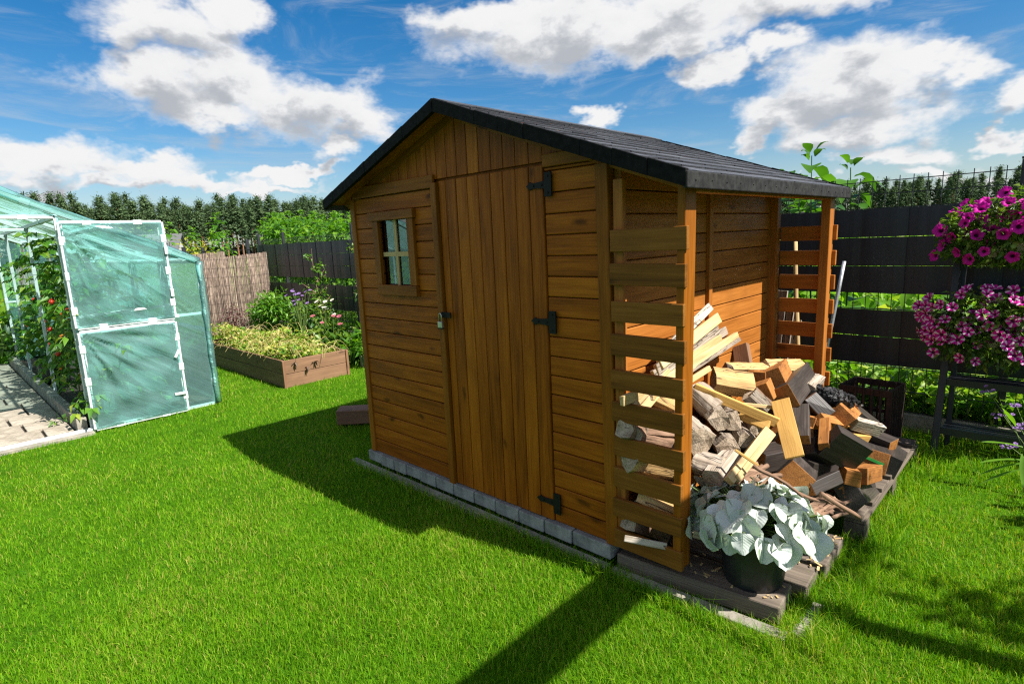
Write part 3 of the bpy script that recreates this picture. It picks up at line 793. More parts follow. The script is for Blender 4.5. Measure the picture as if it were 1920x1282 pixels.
# side fence at the far left and the reed screen
SX = -8.5
sf = thing('mesh_fence', 'dark wire mesh side fence beyond the reed matting at the far left', 'fence', (SX, 1, 0))
b = MB(); y = -3.0
while y < FY - .05: b.bar((SX, y, .1), (SX, y, 1.55), .005, .005, (0, 1, 0)); y += .1
for z in (.13, .5, .9, 1.3, 1.54): b.box((SX - .005, -.1, z), (.006, 5.8, .006))
b.build('wire_mesh', M['anthracite'], sf)
for y, h in ((2.72, 1.72), (1.88, 1.60), (1.55, 1.62), (-.8, 1.6)):
    b = MB(); b.box((SX - .04, y, h / 2), (.055, .055, h)); b.box((SX - .04, y, h + .005), (.06, .06, .012)); b.build('fence_post', M['anthracite'], sf)
def reed(name, x, y0, y1, zt0, zt1, label):
    V = []; T = []; n = int((y1 - y0) / .0052); Rr = []
    for i in range(n):
        y = y0 + (y1 - y0) * i / n; zt = zt0 + (zt1 - zt0) * i / n - .05 * math.sin(math.pi * i / n) + random.uniform(-.02, .012)
        xx = x + random.uniform(-.012, .010) + .03 * math.sin(y * 3.1); r = random.uniform(.004, .008); bse = len(V); t = random.uniform(-.012, .012)
        for z, dy in ((.02, 0), (zt, t)):
            V += [(xx + r, y + dy, z), (xx - r * .5, y + dy + r * .9, z), (xx - r * .5, y + dy - r * .9, z)]
        for k in range(3):
            k2 = (k + 1) % 3; T += [(bse + k, bse + k2, bse + 3 + k2), (bse + k, bse + 3 + k2, bse + 3 + k)]
        T.append((bse + 3, bse + 4, bse + 5)); Rr += [random.random()] * 6
    root = thing(name, label, 'screen', (x, (y0 + y1) / 2, 0))
    np_mesh('reed_matting', V, T, Rr, M['reed'], root, (x, (y0 + y1) / 2, 0))
    b = MB()
    for z in [.10 + .16 * i for i in range(9)]:
        b.tube([(x + .012 + .03 * math.sin(yy * 3.1), yy, z + .006 * math.sin(yy * 5)) for yy in np.linspace(y0, y1, 16)], .0014, 4)
    b.build('binding_wire', M['iron'], root)
reed('reed_screen', -7.75, -.4, 2.74, 1.40, 1.47, 'brown reed matting screen standing behind the raised bed')
reed('reed_screen', -8.36, -.9, 2.2, 1.46, 1.52, 'second reed matting fixed to the side fence, only its top showing')

# ================================================================== greenhouse
GX, GB = -2.75, -7.75; GY0, GY1, GYM = -3.02, -.09, -1.555; GE, GR = 1.43, 2.09
gh = thing('greenhouse', 'home made greenhouse of white plastic tubes covered in teal film', 'greenhouse', (-5.2, GYM, 0))
def pipe(b, p, q, r=.020, couplers=2, n=8):
    p, q = Vector(p), Vector(q); b.bar(p, q, r * 1.6, r * 1.6)
    for i in range(couplers):
        t = (i + .5) / couplers; c = p.lerp(q, t); d = (q - p).normalized()
        b.bar(c - d * .035, c + d * .035, r * 2.0, r * 2.0)
def gable(x, name):
    b = MB()
    pipe(b, (x, GY1, 0), (x, GY1, GE), .022, 3); pipe(b, (x, GY0, 0), (x, GY0, GE), .022, 3)
    pipe(b, (x, GY1, GE), (x, GYM, GR), .022, 3); pipe(b, (x, GY0, GE), (x, GYM, GR), .022, 3)
    pipe(b, (x, GY1, .015), (x, GY0, .015), .018, 5)
    pipe(b, (x, -1.13, .02), (x, -1.13, 1.88), .02, 3); pipe(b, (x, -1.98, .02), (x, -1.98, 1.88), .02, 3)
    pipe(b, (x, -1.13, 1.86), (x, -1.98, 1.86), .02, 2); pipe(b, (x, GY1, .93), (x, -1.13, .93), .016, 2); pipe(b, (x, GY0, .93), (x, -1.98, .93), .016, 2)
    b.build(name, M['pvc'], gh, .004)
gable(GX, 'end_frame'); gable(GB, 'end_frame')
b = MB()
for x in (-4.0, -5.25, -6.5):
    pipe(b, (x, GY1, 0), (x, GY1, GE)); pipe(b, (x, GY0, 0), (x, GY0, GE)); pipe(b, (x, GY1, GE), (x, GYM, GR)); pipe(b, (x, GY0, GE), (x, GYM, GR))
for y, z in ((GY1, GE), (GY0, GE), (GYM, GR), (GY1, .02), (GY0, .02), ((GY1 + GYM) / 2, (GE + GR) / 2), (GY1, .75)): pipe(b, (GX, y, z), (GB, y, z), .018, 6)
b.build('rib_frame', M['pvc'], gh, .004)
b = MB()
for x, y in ((-4.42, -1.15), (-6.25, -1.15), (-4.42, -1.98), (-6.25, -1.98)): pipe(b, (x, y, .08), (x + .12, y, 1.84), .018, 2)
for y in (-1.15, -1.98): pipe(b, (GX, y, 1.85), (GB, y, 1.85), .02, 4)
for x in (-4.3, -6.1): pipe(b, (x, -1.15, 1.82), (x, -1.98, 1.82), .018, 1)
b.build('inner_frame', M['pvc'], gh, .004)
def film(name, quad, nu, nv, parent, amp=.012, seed=0, tie=None):
    """a sheet stretched over four corners with soft folds"""
    rr = np.random.default_rng(seed); A, B, C, D = [np.array(q, float) for q in quad]
    nrm = np.cross(B - A, D - A); nrm /= np.linalg.norm(nrm); V = []; T = []
    ph = rr.uniform(0, 6.28, 8); ax = [(0, 0), (1, 0), (1, 1), (0, 1)][rr.integers(0, 4)] if tie is None else tie
    for i in range(nu + 1):
        for j in range(nv + 1):
            u, v = i / nu, j / nv
            p = A * (1 - u) * (1 - v) + B * u * (1 - v) + C * u * v + D * (1 - u) * v
            e = min(u, 1 - u, v, 1 - v); e = min(1, e * 9)
            ang = math.atan2(v - ax[1], u - ax[0] + 1e-4); rad = math.hypot(u - ax[0], v - ax[1])
            h = math.sin(ang * 19 + ph[0]) * .55 * math.exp(-rad * 1.0) + math.sin(ang * 31 + ph[1] + rad * 4) * .35 * math.exp(-rad) + .4 * math.sin(u * 9 + v * 6 + ph[2]) + .3 * math.sin(v * 17 - u * 5 + ph[3])
            V.append(p + nrm * amp * h * e)
    for i in range(nu):
        for j in range(nv):
            a = i * (nv + 1) + j; T += [(a, a + nv + 1, a + nv + 2), (a, a + nv + 2, a + 1)]
    return np_mesh(name, V, T, np.full(len(V), .5), M['film'], parent, parent_loc(parent) , smooth=True)
fx = GX + .022
film('end_film', [(fx, GY1, .02), (fx, -1.13, .02), (fx, -1.13, 1.86), (fx, GY1, GE)], 40, 60, gh, .014, 1)
film('end_film', [(fx, GY0, .02), (fx, -1.98, .02), (fx, -1.98, 1.86), (fx, GY0, GE)], 30, 40, gh, .014, 2)
film('end_film', [(fx, -1.13, 1.87), (fx, -1.98, 1.87), (fx, GYM - .02, GR), (fx, GYM + .02, GR)], 20, 10, gh, .008, 3)
film('end_film', [(GB, GY1, .02), (GB, -1.13, .02), (GB, -1.13, 1.86), (GB, GY1, GE)], 20, 30, gh, .014, 4)
film('end_film', [(GB, GY0, .02), (GB, -1.98, .02), (GB, -1.98, 1.86), (GB, GY0, GE)], 20, 30, gh, .014, 5)
film('side_film', [(GX, GY1 + .022, .02), (GB, GY1 + .022, .02), (GB, GY1 + .022, GE), (GX, GY1 + .022, GE)], 90, 30, gh, .014, 6)
film('side_film', [(GX, GY0 - .022, .02), (GB, GY0 - .022, .02), (GB, GY0 - .022, GE), (GX, GY0 - .022, GE)], 60, 20, gh, .014, 7)
film('roof_film', [(GX + .03, GY1 + .03, GE + .01), (GB, GY1 + .03, GE + .01), (GB, GYM, GR + .025), (GX + .03, GYM, GR + .025)], 90, 30, gh, .012, 8)
film('roof_film', [(GX + .03, GY0 - .03, GE + .01), (GB, GY0 - .03, GE + .01), (GB, GYM, GR + .025), (GX + .03, GYM, GR + .025)], 60, 20, gh, .012, 9)
# wrapped film edge on the front arch
b = MB()
for p, q in (((fx + .004, GY1 + .01, .02), (fx + .004, GY1 + .01, GE)), ((fx + .004, GY1 + .01, GE + .01), (fx + .004, GYM, GR + .02)), ((fx + .004, GY0, GE + .01), (fx + .004, GYM, GR + .02))):
    p, q = Vector(p), Vector(q)
    pts = [p.lerp(q, i / 14) + Vector((random.uniform(-.004, .006), random.uniform(-.005, .005), random.uniform(-.005, .005))) for i in range(15)]
    b.tube(pts, [.030 + random.uniform(-.005, .006) for _ in pts], 8)
b.build('film_hem', M['film'], gh, smooth=True)
# the open door: two leaves folded back against the end wall
def leaf_door(name, y0, y1, z0, z1, x, tie, seed):
    b = MB(); pipe(b, (x, y0, z0), (x, y0, z1), .022, 3); pipe(b, (x, y1, z0), (x, y1, z1), .022, 3)
    pipe(b, (x, y0, z0), (x, y1, z0), .020, 2); pipe(b, (x, y0, z1), (x, y1, z1), .020, 2)
    d = b.build(name, M['pvc'], gh, .004)
    film('door_film', [(x + .020, y0, z0), (x + .020, y1, z0), (x + .020, y1, z1), (x + .020, y0, z1)], 50, 60, d, .026, seed, tie)
    return d
dl = leaf_door('door_leaf', -1.125, -.375, .925, 1.805, GX + .075, (0, 1), 21)
b = MB(); pipe(b, (GX + .07, -1.10, 1.02), (GX + .07, -.39, 1.045), .014, 1); b.build('cross_rail', M['pvc'], dl, .003)
for z in (1.55, 1.16):
    b = MB(); b.box((GX + .105, -.372, z), (.02, .028, .075)); b.build('latch', M['pvc'], dl, .005)
dl2 = leaf_door('door_leaf', -1.118, -.385, .03, .885, GX + .080, (0, 1), 22)
for p_, q_ in (((GX + .112, -.39, .62), (GX + .112, -.43, .55)), ((GX + .112, -.38, .20), (GX + .112, -.48, .205))):
    b = MB(); b.bar(p_, q_, .02, .025); b.build('latch', M['pvc'], dl2, .005)
# inside: kerb, path, soil, tomato plants, pots
b = MB()
for i in range(10): b.box((-3.0 - .5 * i, -1.20 + random.uniform(-.003, .003), .055), (.494, .075, .16))
o = b.build('bed_kerb', M['kerbc'], None, .006, loc=(-5, -1.2, 0)); tag(o, 'concrete kerb between the greenhouse path and the tomato bed', 'kerb')
b = MB()
for i in range(10): b.box((-3.0 - .5 * i, -1.95 + random.uniform(-.003, .003), .055), (.494, .075, .16))
o = b.build('bed_kerb', M['kerbc'], None, .006, loc=(-5, -1.95, 0)); tag(o, 'concrete kerb on the far left side of the greenhouse path', 'kerb')
o = sheet('soil_bed', -7.74, -1.16, -2.78, -.11, .06, M['soil'])
o = sheet('soil_bed', -7.74, -3.0, -2.78, -1.99, .06, M['soil'])
o = sheet('path_bed', -7.74, -1.95, -2.70, -1.2, .004, M['soil'])
x = -2.80; i = 0; ns = 0
while x > -7.6:
    w = random.uniform(.26, .40); ys = [-1.90, random.choice([-1.62, -1.45, -1.55]), -1.245]
    for y0, y1 in zip(ys, ys[1:]):
        b = MB(); b.box((x - w / 2, (y0 + y1) / 2, .016), (w - .02, y1 - y0 - .02, .03), Matrix.Rotation(random.uniform(-.02, .02), 3, 'Z'))
        o = b.build('paving_slab', M['paver'], None, .006, loc=(x - w / 2, (y0 + y1) / 2, 0)); side = 'beside the tomato bed kerb' if y1 > -1.3 else 'on the outer path side'
        tag(o, f'worn stone slab {side}, {ORD[min(ns, 19)]} row from the greenhouse doorway', 'paving slab', 'stone slabs of the greenhouse path')
    ns += 1; x -= w
b = MB(); b.bar((GX + .03, -1.12, .012), (GX + .03, -3.0, .012), .06, .05); o = b.build('threshold', M['pvc'], gh, .004)
b = MB(); b.bar((GX + .115, -1.14, .0), (GX + .115, -3.1, .0), .07, .05); o = b.build('edging_kerb', M['kerbc'], None, .005, loc=(GX + .1, -2, 0)); tag(o, 'weathered kerb at the greenhouse doorway beside the lawn', 'kerb')

def tomato_plant(loc, h, n, seed, label, fruit=8):
    global RNG
    RNG = np.random.default_rng(seed); random.seed(seed)
    root = thing('tomato_plant', label, 'tomato plant', loc, 'tomato plants in the greenhouse'); L0 = np.array(loc)
    cane = [L0 + [random.uniform(-.02, .02), random.uniform(-.02, .02), h * t] for t in np.linspace(0, 1, 7)]
    paths = [cane]; parts = []; anchors = []
    for k in range(n):
        t = random.uniform(.12, 1.0); a = random.uniform(0, 6.28); l = random.uniform(.16, .34) * (1.15 - .35 * t)
        p0 = L0 + [0, 0, h * t]; d = np.array([math.cos(a), math.sin(a), random.uniform(-.25, .55)])
        pts = [p0 + d * l * s + np.array([0, 0, -.12 * s * s * (l / .3)]) for s in np.linspace(0, 1, 5)]
        paths.append(pts); anchors.append(pts[2])
        P = []; D = []
        for s in np.linspace(.3, 1, 5):
            q = np.array(pts[0]) + d * l * s + np.array([0, 0, -.12 * s * s * (l / .3)])
            for sd in (-1, 1):
                P.append(q); D.append(d * .6 + np.cross(d, [0, 0, 1]) * sd * .8 + [0, 0, -.35])
        P.append(pts[-1]); D.append(d + [0, 0, -.4])
        parts.append(leaves(np.array(P), np.array(D), RNG.uniform(.06, .12, len(P)), RNG.uniform(.035, .06, len(P)), .3))
    V, T, Rr = join(parts); np_mesh('foliage', V, T, Rr, M['tomleaf'], root, loc)
    V, T, Rr = stems(paths, .008, .003); np_mesh('stalk', V, T, Rr, M['stem'], root, loc)
    me = [None, None]
    for k in range(fruit):
        an = anchors[random.randrange(len(anchors))]; z = random.uniform(.25, .72) * h
        p = Vector((L0[0] + random.uniform(-.14, .14), L0[1] + random.uniform(-.16, .12), z)); kind = 0 if random.random() < .65 else 1
        if me[kind] is None:
            b = MB(); r = .024; b.lathe(loc, [(.001, -r), (r * .6, -r * .85), (r, -r * .1), (r * .95, r * .35), (r * .55, r * .8), (.002, r * .72)], 12)
            o = b.build('tomato', M['tomato'] if kind == 0 else M['tomato2'], root, smooth=True); me[kind] = o
        else:
            o = me[kind].copy(); link(o, root)
        o.location = p - Vector(loc)
tp = [((-2.98, -.98, .06), 1.60, 54, 'tall tomato plant nearest the greenhouse doorway, hung with red fruit'),
      ((-3.30, -.72, .06), 1.50, 46, 'tomato plant behind the teal door film, low red fruit showing'),
      ((-3.75, -1.02, .06), 1.66, 50, 'tomato plant between the first two inner posts beside the kerb'),
      ((-4.75, -.98, .06), 1.62, 44, 'tomato plant just beyond the nearest white inner post'),
      ((-5.6, -.95, .06), 1.58, 40, 'tomato plant in the middle of the greenhouse bed'),
      ((-6.7, -.95, .06), 1.55, 36, 'tomato plant at the far end of the greenhouse bed')]
for i, (l, h, n, lab) in enumerate(tp): tomato_plant(l, h, n, 40 + i, lab, 12 if i < 4 else 5)
RNG = np.random.default_rng(5); random.seed(5)
def pot(loc, r, h, lab, name='plant_pot'):
    root = thing(name, lab, 'pot', loc); b = MB()
    b.lathe(loc, [(.001, .0), (r * .76, 0), (r * .80, h * .06), (r * .97, h * .93), (r * 1.06, h * .93), (r * 1.06, h), (r * .95, h), (r * .93, h * .86), (.001, h * .86)], 32)
    o = b.build('pot_shell', M['pot'], root, smooth=False); return root
pot((-5.30, -1.02, .06), .17, .33, 'black plastic pot in the greenhouse behind the kerb')
V, T, Rr = blob_leaves((-5.30, -1.02, .62), (.26, .26, .26), 150, .12, .08); o = np_mesh('pepper_plant', V, T, Rr, M['tomleaf'], None, (-5.3, -1.02, .4)); tag(o, 'dark green leafy plant growing in the black greenhouse pot', 'plant')
V, T, Rr = blob_leaves((-8.0, -1.15, .45), (.35, .9, .55), 420, .16, .10); o = np_mesh('bean_plant', V, T, Rr, M['shrub'], None, (-8, -1.15, 0)); tag(o, 'dark large leaved plants beyond the far end of the greenhouse', 'plants')
V, T, Rr = blob_leaves((-3.15, -1.30, .075), (.07, .07, .03), 16, .07, .03); o = np_mesh('pulled_weed', V, T, Rr, M['shrub'], None, (-3.15, -1.3, .03)); tag(o, 'small green weed lying on the stone slabs', 'weed')
V, T, Rr = blob_leaves((-2.80, -1.05, .20), (.10, .12, .14), 40, .10, .07); o = np_mesh('basil_plant', V, T, Rr, M['tomleaf'], None, (-2.8, -1.05, .06)); tag(o, 'small leafy seedling at the foot of the greenhouse door frame', 'plant')

# ================================================================== raised bed and flower bed
bd = thing('raised_bed', 'low brown timber raised bed full of wilting strawberry plants', 'raised bed', (-3.95, 1.02, 0))
X0, X1, Y0, Y1, H = -5.25, -2.745, .635, 1.405, .305
for z0, z1 in ((.0, .15), (.155, H)):
    b = MB(); b.box((X1 - .012, (Y0 + Y1) / 2, (z0 + z1) / 2), (.024, Y1 - Y0, z1 - z0)); b.build('end_board', M['bedwood'], bd, .003)
    b = MB(); b.box(((X0 + X1) / 2 - .013, Y0 + .012, (z0 + z1) / 2), (X1 - X0 - .03, .024, z1 - z0)); b.build('side_board', M['bedwood'], bd, .003)
    b = MB(); b.box(((X0 + X1) / 2 - .013, Y1 - .012, (z0 + z1) / 2), (X1 - X0 - .03, .024, z1 - z0)); b.build('side_board', M['bedwood'], bd, .003)
    b = MB(); b.box((X0 + .012, (Y0 + Y1) / 2, (z0 + z1) / 2), (.022, Y1 - Y0 - .06, z1 - z0)); b.build('end_board', M['bedwood'], bd, .003)
for x, y in ((X1 + .002, Y0 - .002), (X1 + .002, Y1 + .002)):
    b = MB(); b.box((x, y, H / 2), (.03, .03, H + .004)); b.build('corner_batten', M['redbeam'], bd, .003)
b = MB(); b.box(((X0 + X1) / 2, (Y0 + Y1) / 2, .12), (X1 - X0 - .06, Y1 - Y0 - .06, .26)); b.build('soil', M['soil'], bd)
n = 3200; P = np.stack([RNG.uniform(X0 + .08, X1 - .05, n), RNG.uniform(Y0 + .03, Y1 - .03, n), np.zeros(n)], 1)
hh = .10 + .10 * np.sin(P[:, 0] * 3.1 + 1) * np.sin(P[:, 1] * 6) + .05 * np.clip((-P[:, 0] - 3), 0, 2)
P[:, 2] = .25 + RNG.random(n) * np.clip(hh, .04, .3)
V, T, Rr = leaves(P, rand_dirs(n, -.2, .9), RNG.uniform(.03, .075, n), RNG.uniform(.02, .05, n))
paths = []
for k in range(260):
    p = P[RNG.integers(n)]; a = RNG.uniform(0, 6.28); l = RNG.uniform(.08, .3); d = np.array([math.cos(a), math.sin(a), 0])
    paths.append([p + d * l * s + [0, 0, .16 * l / .3 * math.sin(math.pi * s) * RNG.uniform(.5, 1)] for s in (0, .25, .5, .75, 1)])
v2, t2, r2 = stems(paths, .0035, .002, 3); r2[:] = np.repeat(RNG.uniform(.7, 1, len(paths)), 15)
V, T, Rr = join([(V, T, Rr), (v2, t2, r2)])
o = np_mesh('strawberry_plants', V, T, Rr, M['bedleaf'], None, (-3.95, 1.02, .25)); tag(o, 'yellow green wilting strawberry plants filling the raised bed', 'strawberry plants', kind='stuff')
for k, (px, py) in enumerate(((553, 682), (577, 690), (590, 680))):
    q = at(px, py, 0, X1 + .02)
    V, T, Rr = leaves(np.tile([[q.x, q.y, q.z + .02]], (7, 1)), rand_dirs(7, -1, -.1), .06, .025); o = np_mesh('wilted_shoot', V, T, Rr, M['twig'], None, q)
    tag(o, f'dry dark shoot hanging over the end of the raised bed, {ORD[k]} from its near corner', 'shoot', 'dry shoots on the raised bed')
kerb('edging_kerb', [(-3.0, 1.75, .06), (-1.0, 1.9, .06)], .04, .16, 'pale board edging of the flower bed behind the shed corner')

def ground_pt(px, py): return at(px, py, 2, 0)
def bush(name, loc, rad, n, L, W, m, label, cat, group=None, stemn=10):
    loc = np.array(loc, float); rad = np.array(rad, float)
    root = thing(name, label, cat, tuple(loc), group)
    c = loc + [0, 0, rad[2]]
    sub = [c + rand_dirs(1)[0] * rad * .55 for _ in range(9)]
    V, T, Rr = join([blob_leaves(s, rad * .5, n // 9, L, W, shell=.3) for s in sub]); np_mesh('foliage', V, T, Rr, m, root, loc)
    V, T, Rr = stems([[loc, loc + ((s - loc) * [.5, .5, .6]), s] for s in sub], .008, .003); np_mesh('stem', V, T, Rr, M['twig'], root, loc)
    return root
bush('shrub', (-6.15, 2.25, 0), (.95, .50, .42), 1700, .10, .045, M['weed'], 'broad bright green bush in front of the reed screen', 'shrub')
bush('shrub', (-5.3, 2.45, 0), (.55, .40, .36), 900, .09, .04, M['shrub'], 'dark green shrub between the two slim fruit trees', 'shrub')
bush('shrub', (-7.0, 1.75, 0), (.30, .38, .32), 520, .05, .03, M['redleaf'], 'dark red leaved shrub at the foot of the reed screen', 'shrub')
bush('shrub', (-4.0, 2.05, 0), (.75, .42, .20), 900, .15, .07, M['shrub'], 'low large leaved perennials under the coneflowers', 'perennials')
bush('shrub', (-3.1, 1.95, 0), (.55, .30, .20), 520, .15, .06, M['weed'], 'low bright leaves beside the left corner of the shed', 'perennials')

def flower_mesh(name, m, r, depth, lobes=5, ruff=.12, seg=30):
    V = [(0, 0, -depth)]; G = [(0, 0, 0)]; T = []
    rings = [(.22, -.55), (.5, -.12), (.8, .03), (1.0, .0)]
    for i, (f, z) in enumerate(rings):
        for k in range(seg):
            th = 2 * math.pi * k / seg; rr = r * f * (1 - (.16 if i == 3 else .05) * (0.5 - .5 * math.cos(lobes * th)) if i > 1 else 1)
            V.append((rr * math.cos(th), rr * math.sin(th), depth * z + (r * ruff * math.sin(lobes * 2 * th + 1) * f if i > 1 else 0))); G.append((f, th, 0))
    for k in range(seg):
        k2 = (k + 1) % seg; T.append((0, 1 + k, 1 + k2))
        for i in range(3):
            a = 1 + i * seg; b = a + seg; T += [(a + k, b + k, b + k2), (a + k, b + k2, a + k2)]
    return np_mesh(name, V, T, np.full(len(V), .5), m, None, (0, 0, 0), G, True)

def place_flowers(proto, parent, pts, normals, scale=(.8, 1.15), base=None):
    pl = parent_loc(parent)
    for i, (p, n) in enumerate(zip(pts, normals)):
        o = proto if (i == 0 and base) else proto.copy()
        if o is not proto: link(o)
        o.parent = parent; o.location = Vector(p) - pl
        o.rotation_euler = (Vector(n).to_track_quat('Z', 'Y') @ Matrix.Rotation(random.uniform(0, 6.28), 4, 'Z').to_quaternion()).to_euler()
        s = random.uniform(*scale); o.scale = (s, s, s)
# slim fruit trees against the fence
def slim_tree(loc, h, rad, n, label, lean=(0, 0), z0=.35, m='shrub'):
    loc = np.array(loc, float); root = thing('fruit_tree', label, 'tree', tuple(loc), 'slim fruit trees by the fence')
    tr = [loc + np.array([lean[0] * t, lean[1] * t, h * t]) + [math.sin(t * 6) * .02, math.cos(t * 5) * .02, 0] for t in np.linspace(0, 1, 9)]
    paths = [tr]; parts = []
    for k in range(26):
        t = random.uniform(z0, .97); p = np.array(tr[min(8, int(t * 8))]); a = random.uniform(0, 6.28); l = rad * random.uniform(.5, 1.3) * (1.1 - .4 * t)
        d = np.array([math.cos(a), math.sin(a), random.uniform(.2, 1.1)]); q = p + d * l; paths.append([p, p + d * l * .5, q])
        m_ = n // 26; s = RNG.random((m_, 1)); parts.append(leaves(p + d * l * s + RNG.normal(0, .025, (m_, 3)), RNG.normal(0, 1, (m_, 3)) + d * .5, RNG.uniform(.04, .07, m_), RNG.uniform(.025, .04, m_)))
    V, T, Rr = join(parts); np_mesh('crown', V, T, Rr, M[m], root, loc)
    V, T, Rr = stems(paths, .012, .003, 6); np_mesh('trunk', V, T, Rr, M['twig'], root, loc)
slim_tree((-5.25, 2.50, 0), 1.50, .22, 380, 'thin young fruit tree with sparse yellowish leaves behind the raised bed', (-.42, .1), .42, 'weed')
slim_tree((-3.55, 2.35, 0), 1.62, .20, 620, 'slim upright fruit tree with dense leaves beside the shed corner', (-.22, 0), .36)
# coneflowers and bellflowers
def perennial(name, loc, h, r, k, proto, label, cat):
    loc = np.array(loc, float); root = thing(name, label, cat, tuple(loc)); paths = []; tips = []
    for i in range(k):
        a = random.uniform(0, 6.28); q = loc + [math.cos(a) * r * random.random(), math.sin(a) * r * random.random(), h * random.uniform(.75, 1.05)]
        paths.append([loc, (loc + q) / 2 + [0, 0, .05], q]); tips.append(q)
    V, T, Rr = stems(paths, .004, .003); np_mesh('stem', V, T, Rr, M['stem'], root, loc)
    place_flowers(proto, root, tips, [(random.uniform(-.2, .5), random.uniform(-.8, 0), 1) for _ in tips], (.55, .8), True)
f4 = flower_mesh('flower_head', M['petal4'], .055, .018, 11, .05); perennial('coneflower', (-4.35, 2.0, 0), .74, .28, 7, f4, 'white coneflowers rising behind the raised bed', 'flowers')
f5 = flower_mesh('flower_head', M['petal5'], .05, .02, 11, .05); perennial('coneflower', (-3.95, 1.9, 0), .60, .35, 5, f5, 'rose red coneflowers behind the raised bed', 'flowers')
f3 = flower_mesh('flower_head', M['petal3'], .045, .03, 5, .08); perennial('bellflower', (-5.05, 2.0, 0), .86, .20, 15, f3, 'violet bellflowers in front of the thin fruit tree', 'flowers')
# red brown timber on the grass
b = MB(); b.bar((-1.06, .330, .080), (-.39, 1.04, .080), .17, .125); o = b.build('timber_beam', M['redbeam'], None, .008, loc=(-.7, .6, 0)); tag(o, 'red brown timber beam lying on the grass at the left shed wall', 'beam')
# ================================================================== beyond the fence
def leaf_grid(p, d, up, L, W, nu=6, nv=4, droop=.3, wave=.06, cup=.2, shape='heart', ph=0):
    """one larger leaf as a small grid; returns V, T, uv"""
    d = np.array(d, float); d /= np.linalg.norm(d); s = np.cross(d, up); s /= np.linalg.norm(s) + 1e-9; n = np.cross(s, d)
    V = []; UV = []
    for i in range(nu + 1):
        u = i / nu
        if shape == 'heart': w = max(.05, 1 - (2 * min(1, u * .97 + .03) - .92) ** 2 * (1.0 if u > .45 else .92)) ** .5 * (1.05 if u < .45 else 1)
        else: w = math.sin(math.pi * (u * .95 + .03)) ** .9 * (1.15 - .5 * u)
        q = np.array(p) + d * L * (u - droop * .25 * u * u) - np.array([0, 0, 1]) * L * droop * u * u
        for j in range(nv + 1):
            v = 2 * j / nv - 1
            h = cup * abs(v) * W * .5 * w + wave * L * math.sin(u * 7.5 + ph + v * 1.4) * abs(v)
            V.append(q + s * v * W * .5 * w + n * h); UV.append((u, v, 0))
    T = []
    for i in range(nu):
        for j in range(nv):
            a = i * (nv + 1) + j; T += [(a, a + nv + 1, a + nv + 2), (a, a + nv + 2, a + 1)]
    return np.array(V), np.array(T), UV
def weed_mesh(name, h, k, L, W, m, seed, lean=.08):
    rr = random.Random(seed); parts = []; path = [np.array([math.sin(t * 3 + seed) * .04 + lean * t, math.cos(t * 2.3 + seed) * .04, h * t]) for t in np.linspace(0, 1, 7)]
    for i in range(k):
        t = 1 - .78 * (1 - i / k) ** 1.7; p = np.array([np.interp(t, np.linspace(0, 1, 7), [q[a] for q in path]) for a in range(3)])
        a = i * 2.4 + rr.uniform(-.4, .4); sz = rr.uniform(.75, 1.15) * (1.0 if t < .96 else .55)
        d = np.array([math.cos(a), math.sin(a), rr.uniform(.1, .8) if t < .96 else 1.4])
        v, tt, uv = leaf_grid(p + d * .03, d, (0, 0, 1), L * sz, W * sz, 5, 2, rr.uniform(.35, .8), .03, .3, 'lance', rr.uniform(0, 6))
        parts.append((v, tt, np.full(len(v), rr.random())))
    parts.append(stems([path], .010, .004, 5))
    V, T, Rr = join(parts); return V, T, Rr
weed_protos = []
for i, (h, k, L, W) in enumerate(((2.45, 44, .26, .12), (2.25, 38, .28, .13), (2.6, 46, .24, .105))):
    V, T, Rr = weed_mesh('tall_weed', h, k, L, W, None, i + 3)
    o = np_mesh('tall_weed', V, T, Rr, M['weed'], None, (0, 0, 0)); weed_protos.append(o)
wr = random.Random(4); WI = 0
def weed(x, y, s, label, group):
    global WI
    p = weed_protos[WI % 3]; o = p if WI < 3 else p.copy()
    if WI >= 3: link(o)
    WI += 1
    if x > -13.6 and y > 3:
        dist = math.hypot(x - CAM[0], y - CAM[1]); s = (1.51 + dist * .050 * wr.uniform(.6, 1.12)) / (2.45, 2.25, 2.6)[WI % 3 - 1] / .88
    o.location = (x, y, 0); o.rotation_euler = (wr.uniform(-.08, .08), wr.uniform(-.08, .08), wr.uniform(0, 6.28)); s *= .88; o.scale = (s * wr.uniform(.9, 1.1),) * 2 + (s,)
    tag(o, label, 'weed', group); return o
for i in range(84):
    x = -12.5 + 9.1 * ((i * .618) % 1); y = 3.25 + 2.4 * ((i * .377 + .1) % 1)
    weed(x, y, wr.uniform(.78, 1.06), 'tall green leafy weed behind the black fence left of the shed', 'tall weeds behind the fence left of the shed')
for i in range(20):
    y = -1.5 + 4.4 * ((i * .618) % 1); x = -9.0 - 3.0 * ((i * .377) % 1)
    weed(x, y, wr.uniform(.80, .98), 'leafy green weed beyond the side fence, seen above the reed matting', 'weeds beyond the side fence')
for i in range(22):
    weed(-13.5 + 5 * ((i * .618) % 1), 3.3 + 2.5 * ((i * .377) % 1), wr.uniform(.95, 1.15), 'tall green leafy weed behind the black fence left of the shed', 'tall weeds behind the fence left of the shed')
big_protos = []
for i, (h, k) in enumerate(((2.08, 30), (1.95, 28))):
    V, T, Rr = weed_mesh('large_leaved_plant', h, k, .30, .16, None, 20 + i, .03)
    o = np_mesh('large_leaved_plant', V, T, Rr, M['bigleaf'], None, (0, 0, 0)); big_protos.append(o)
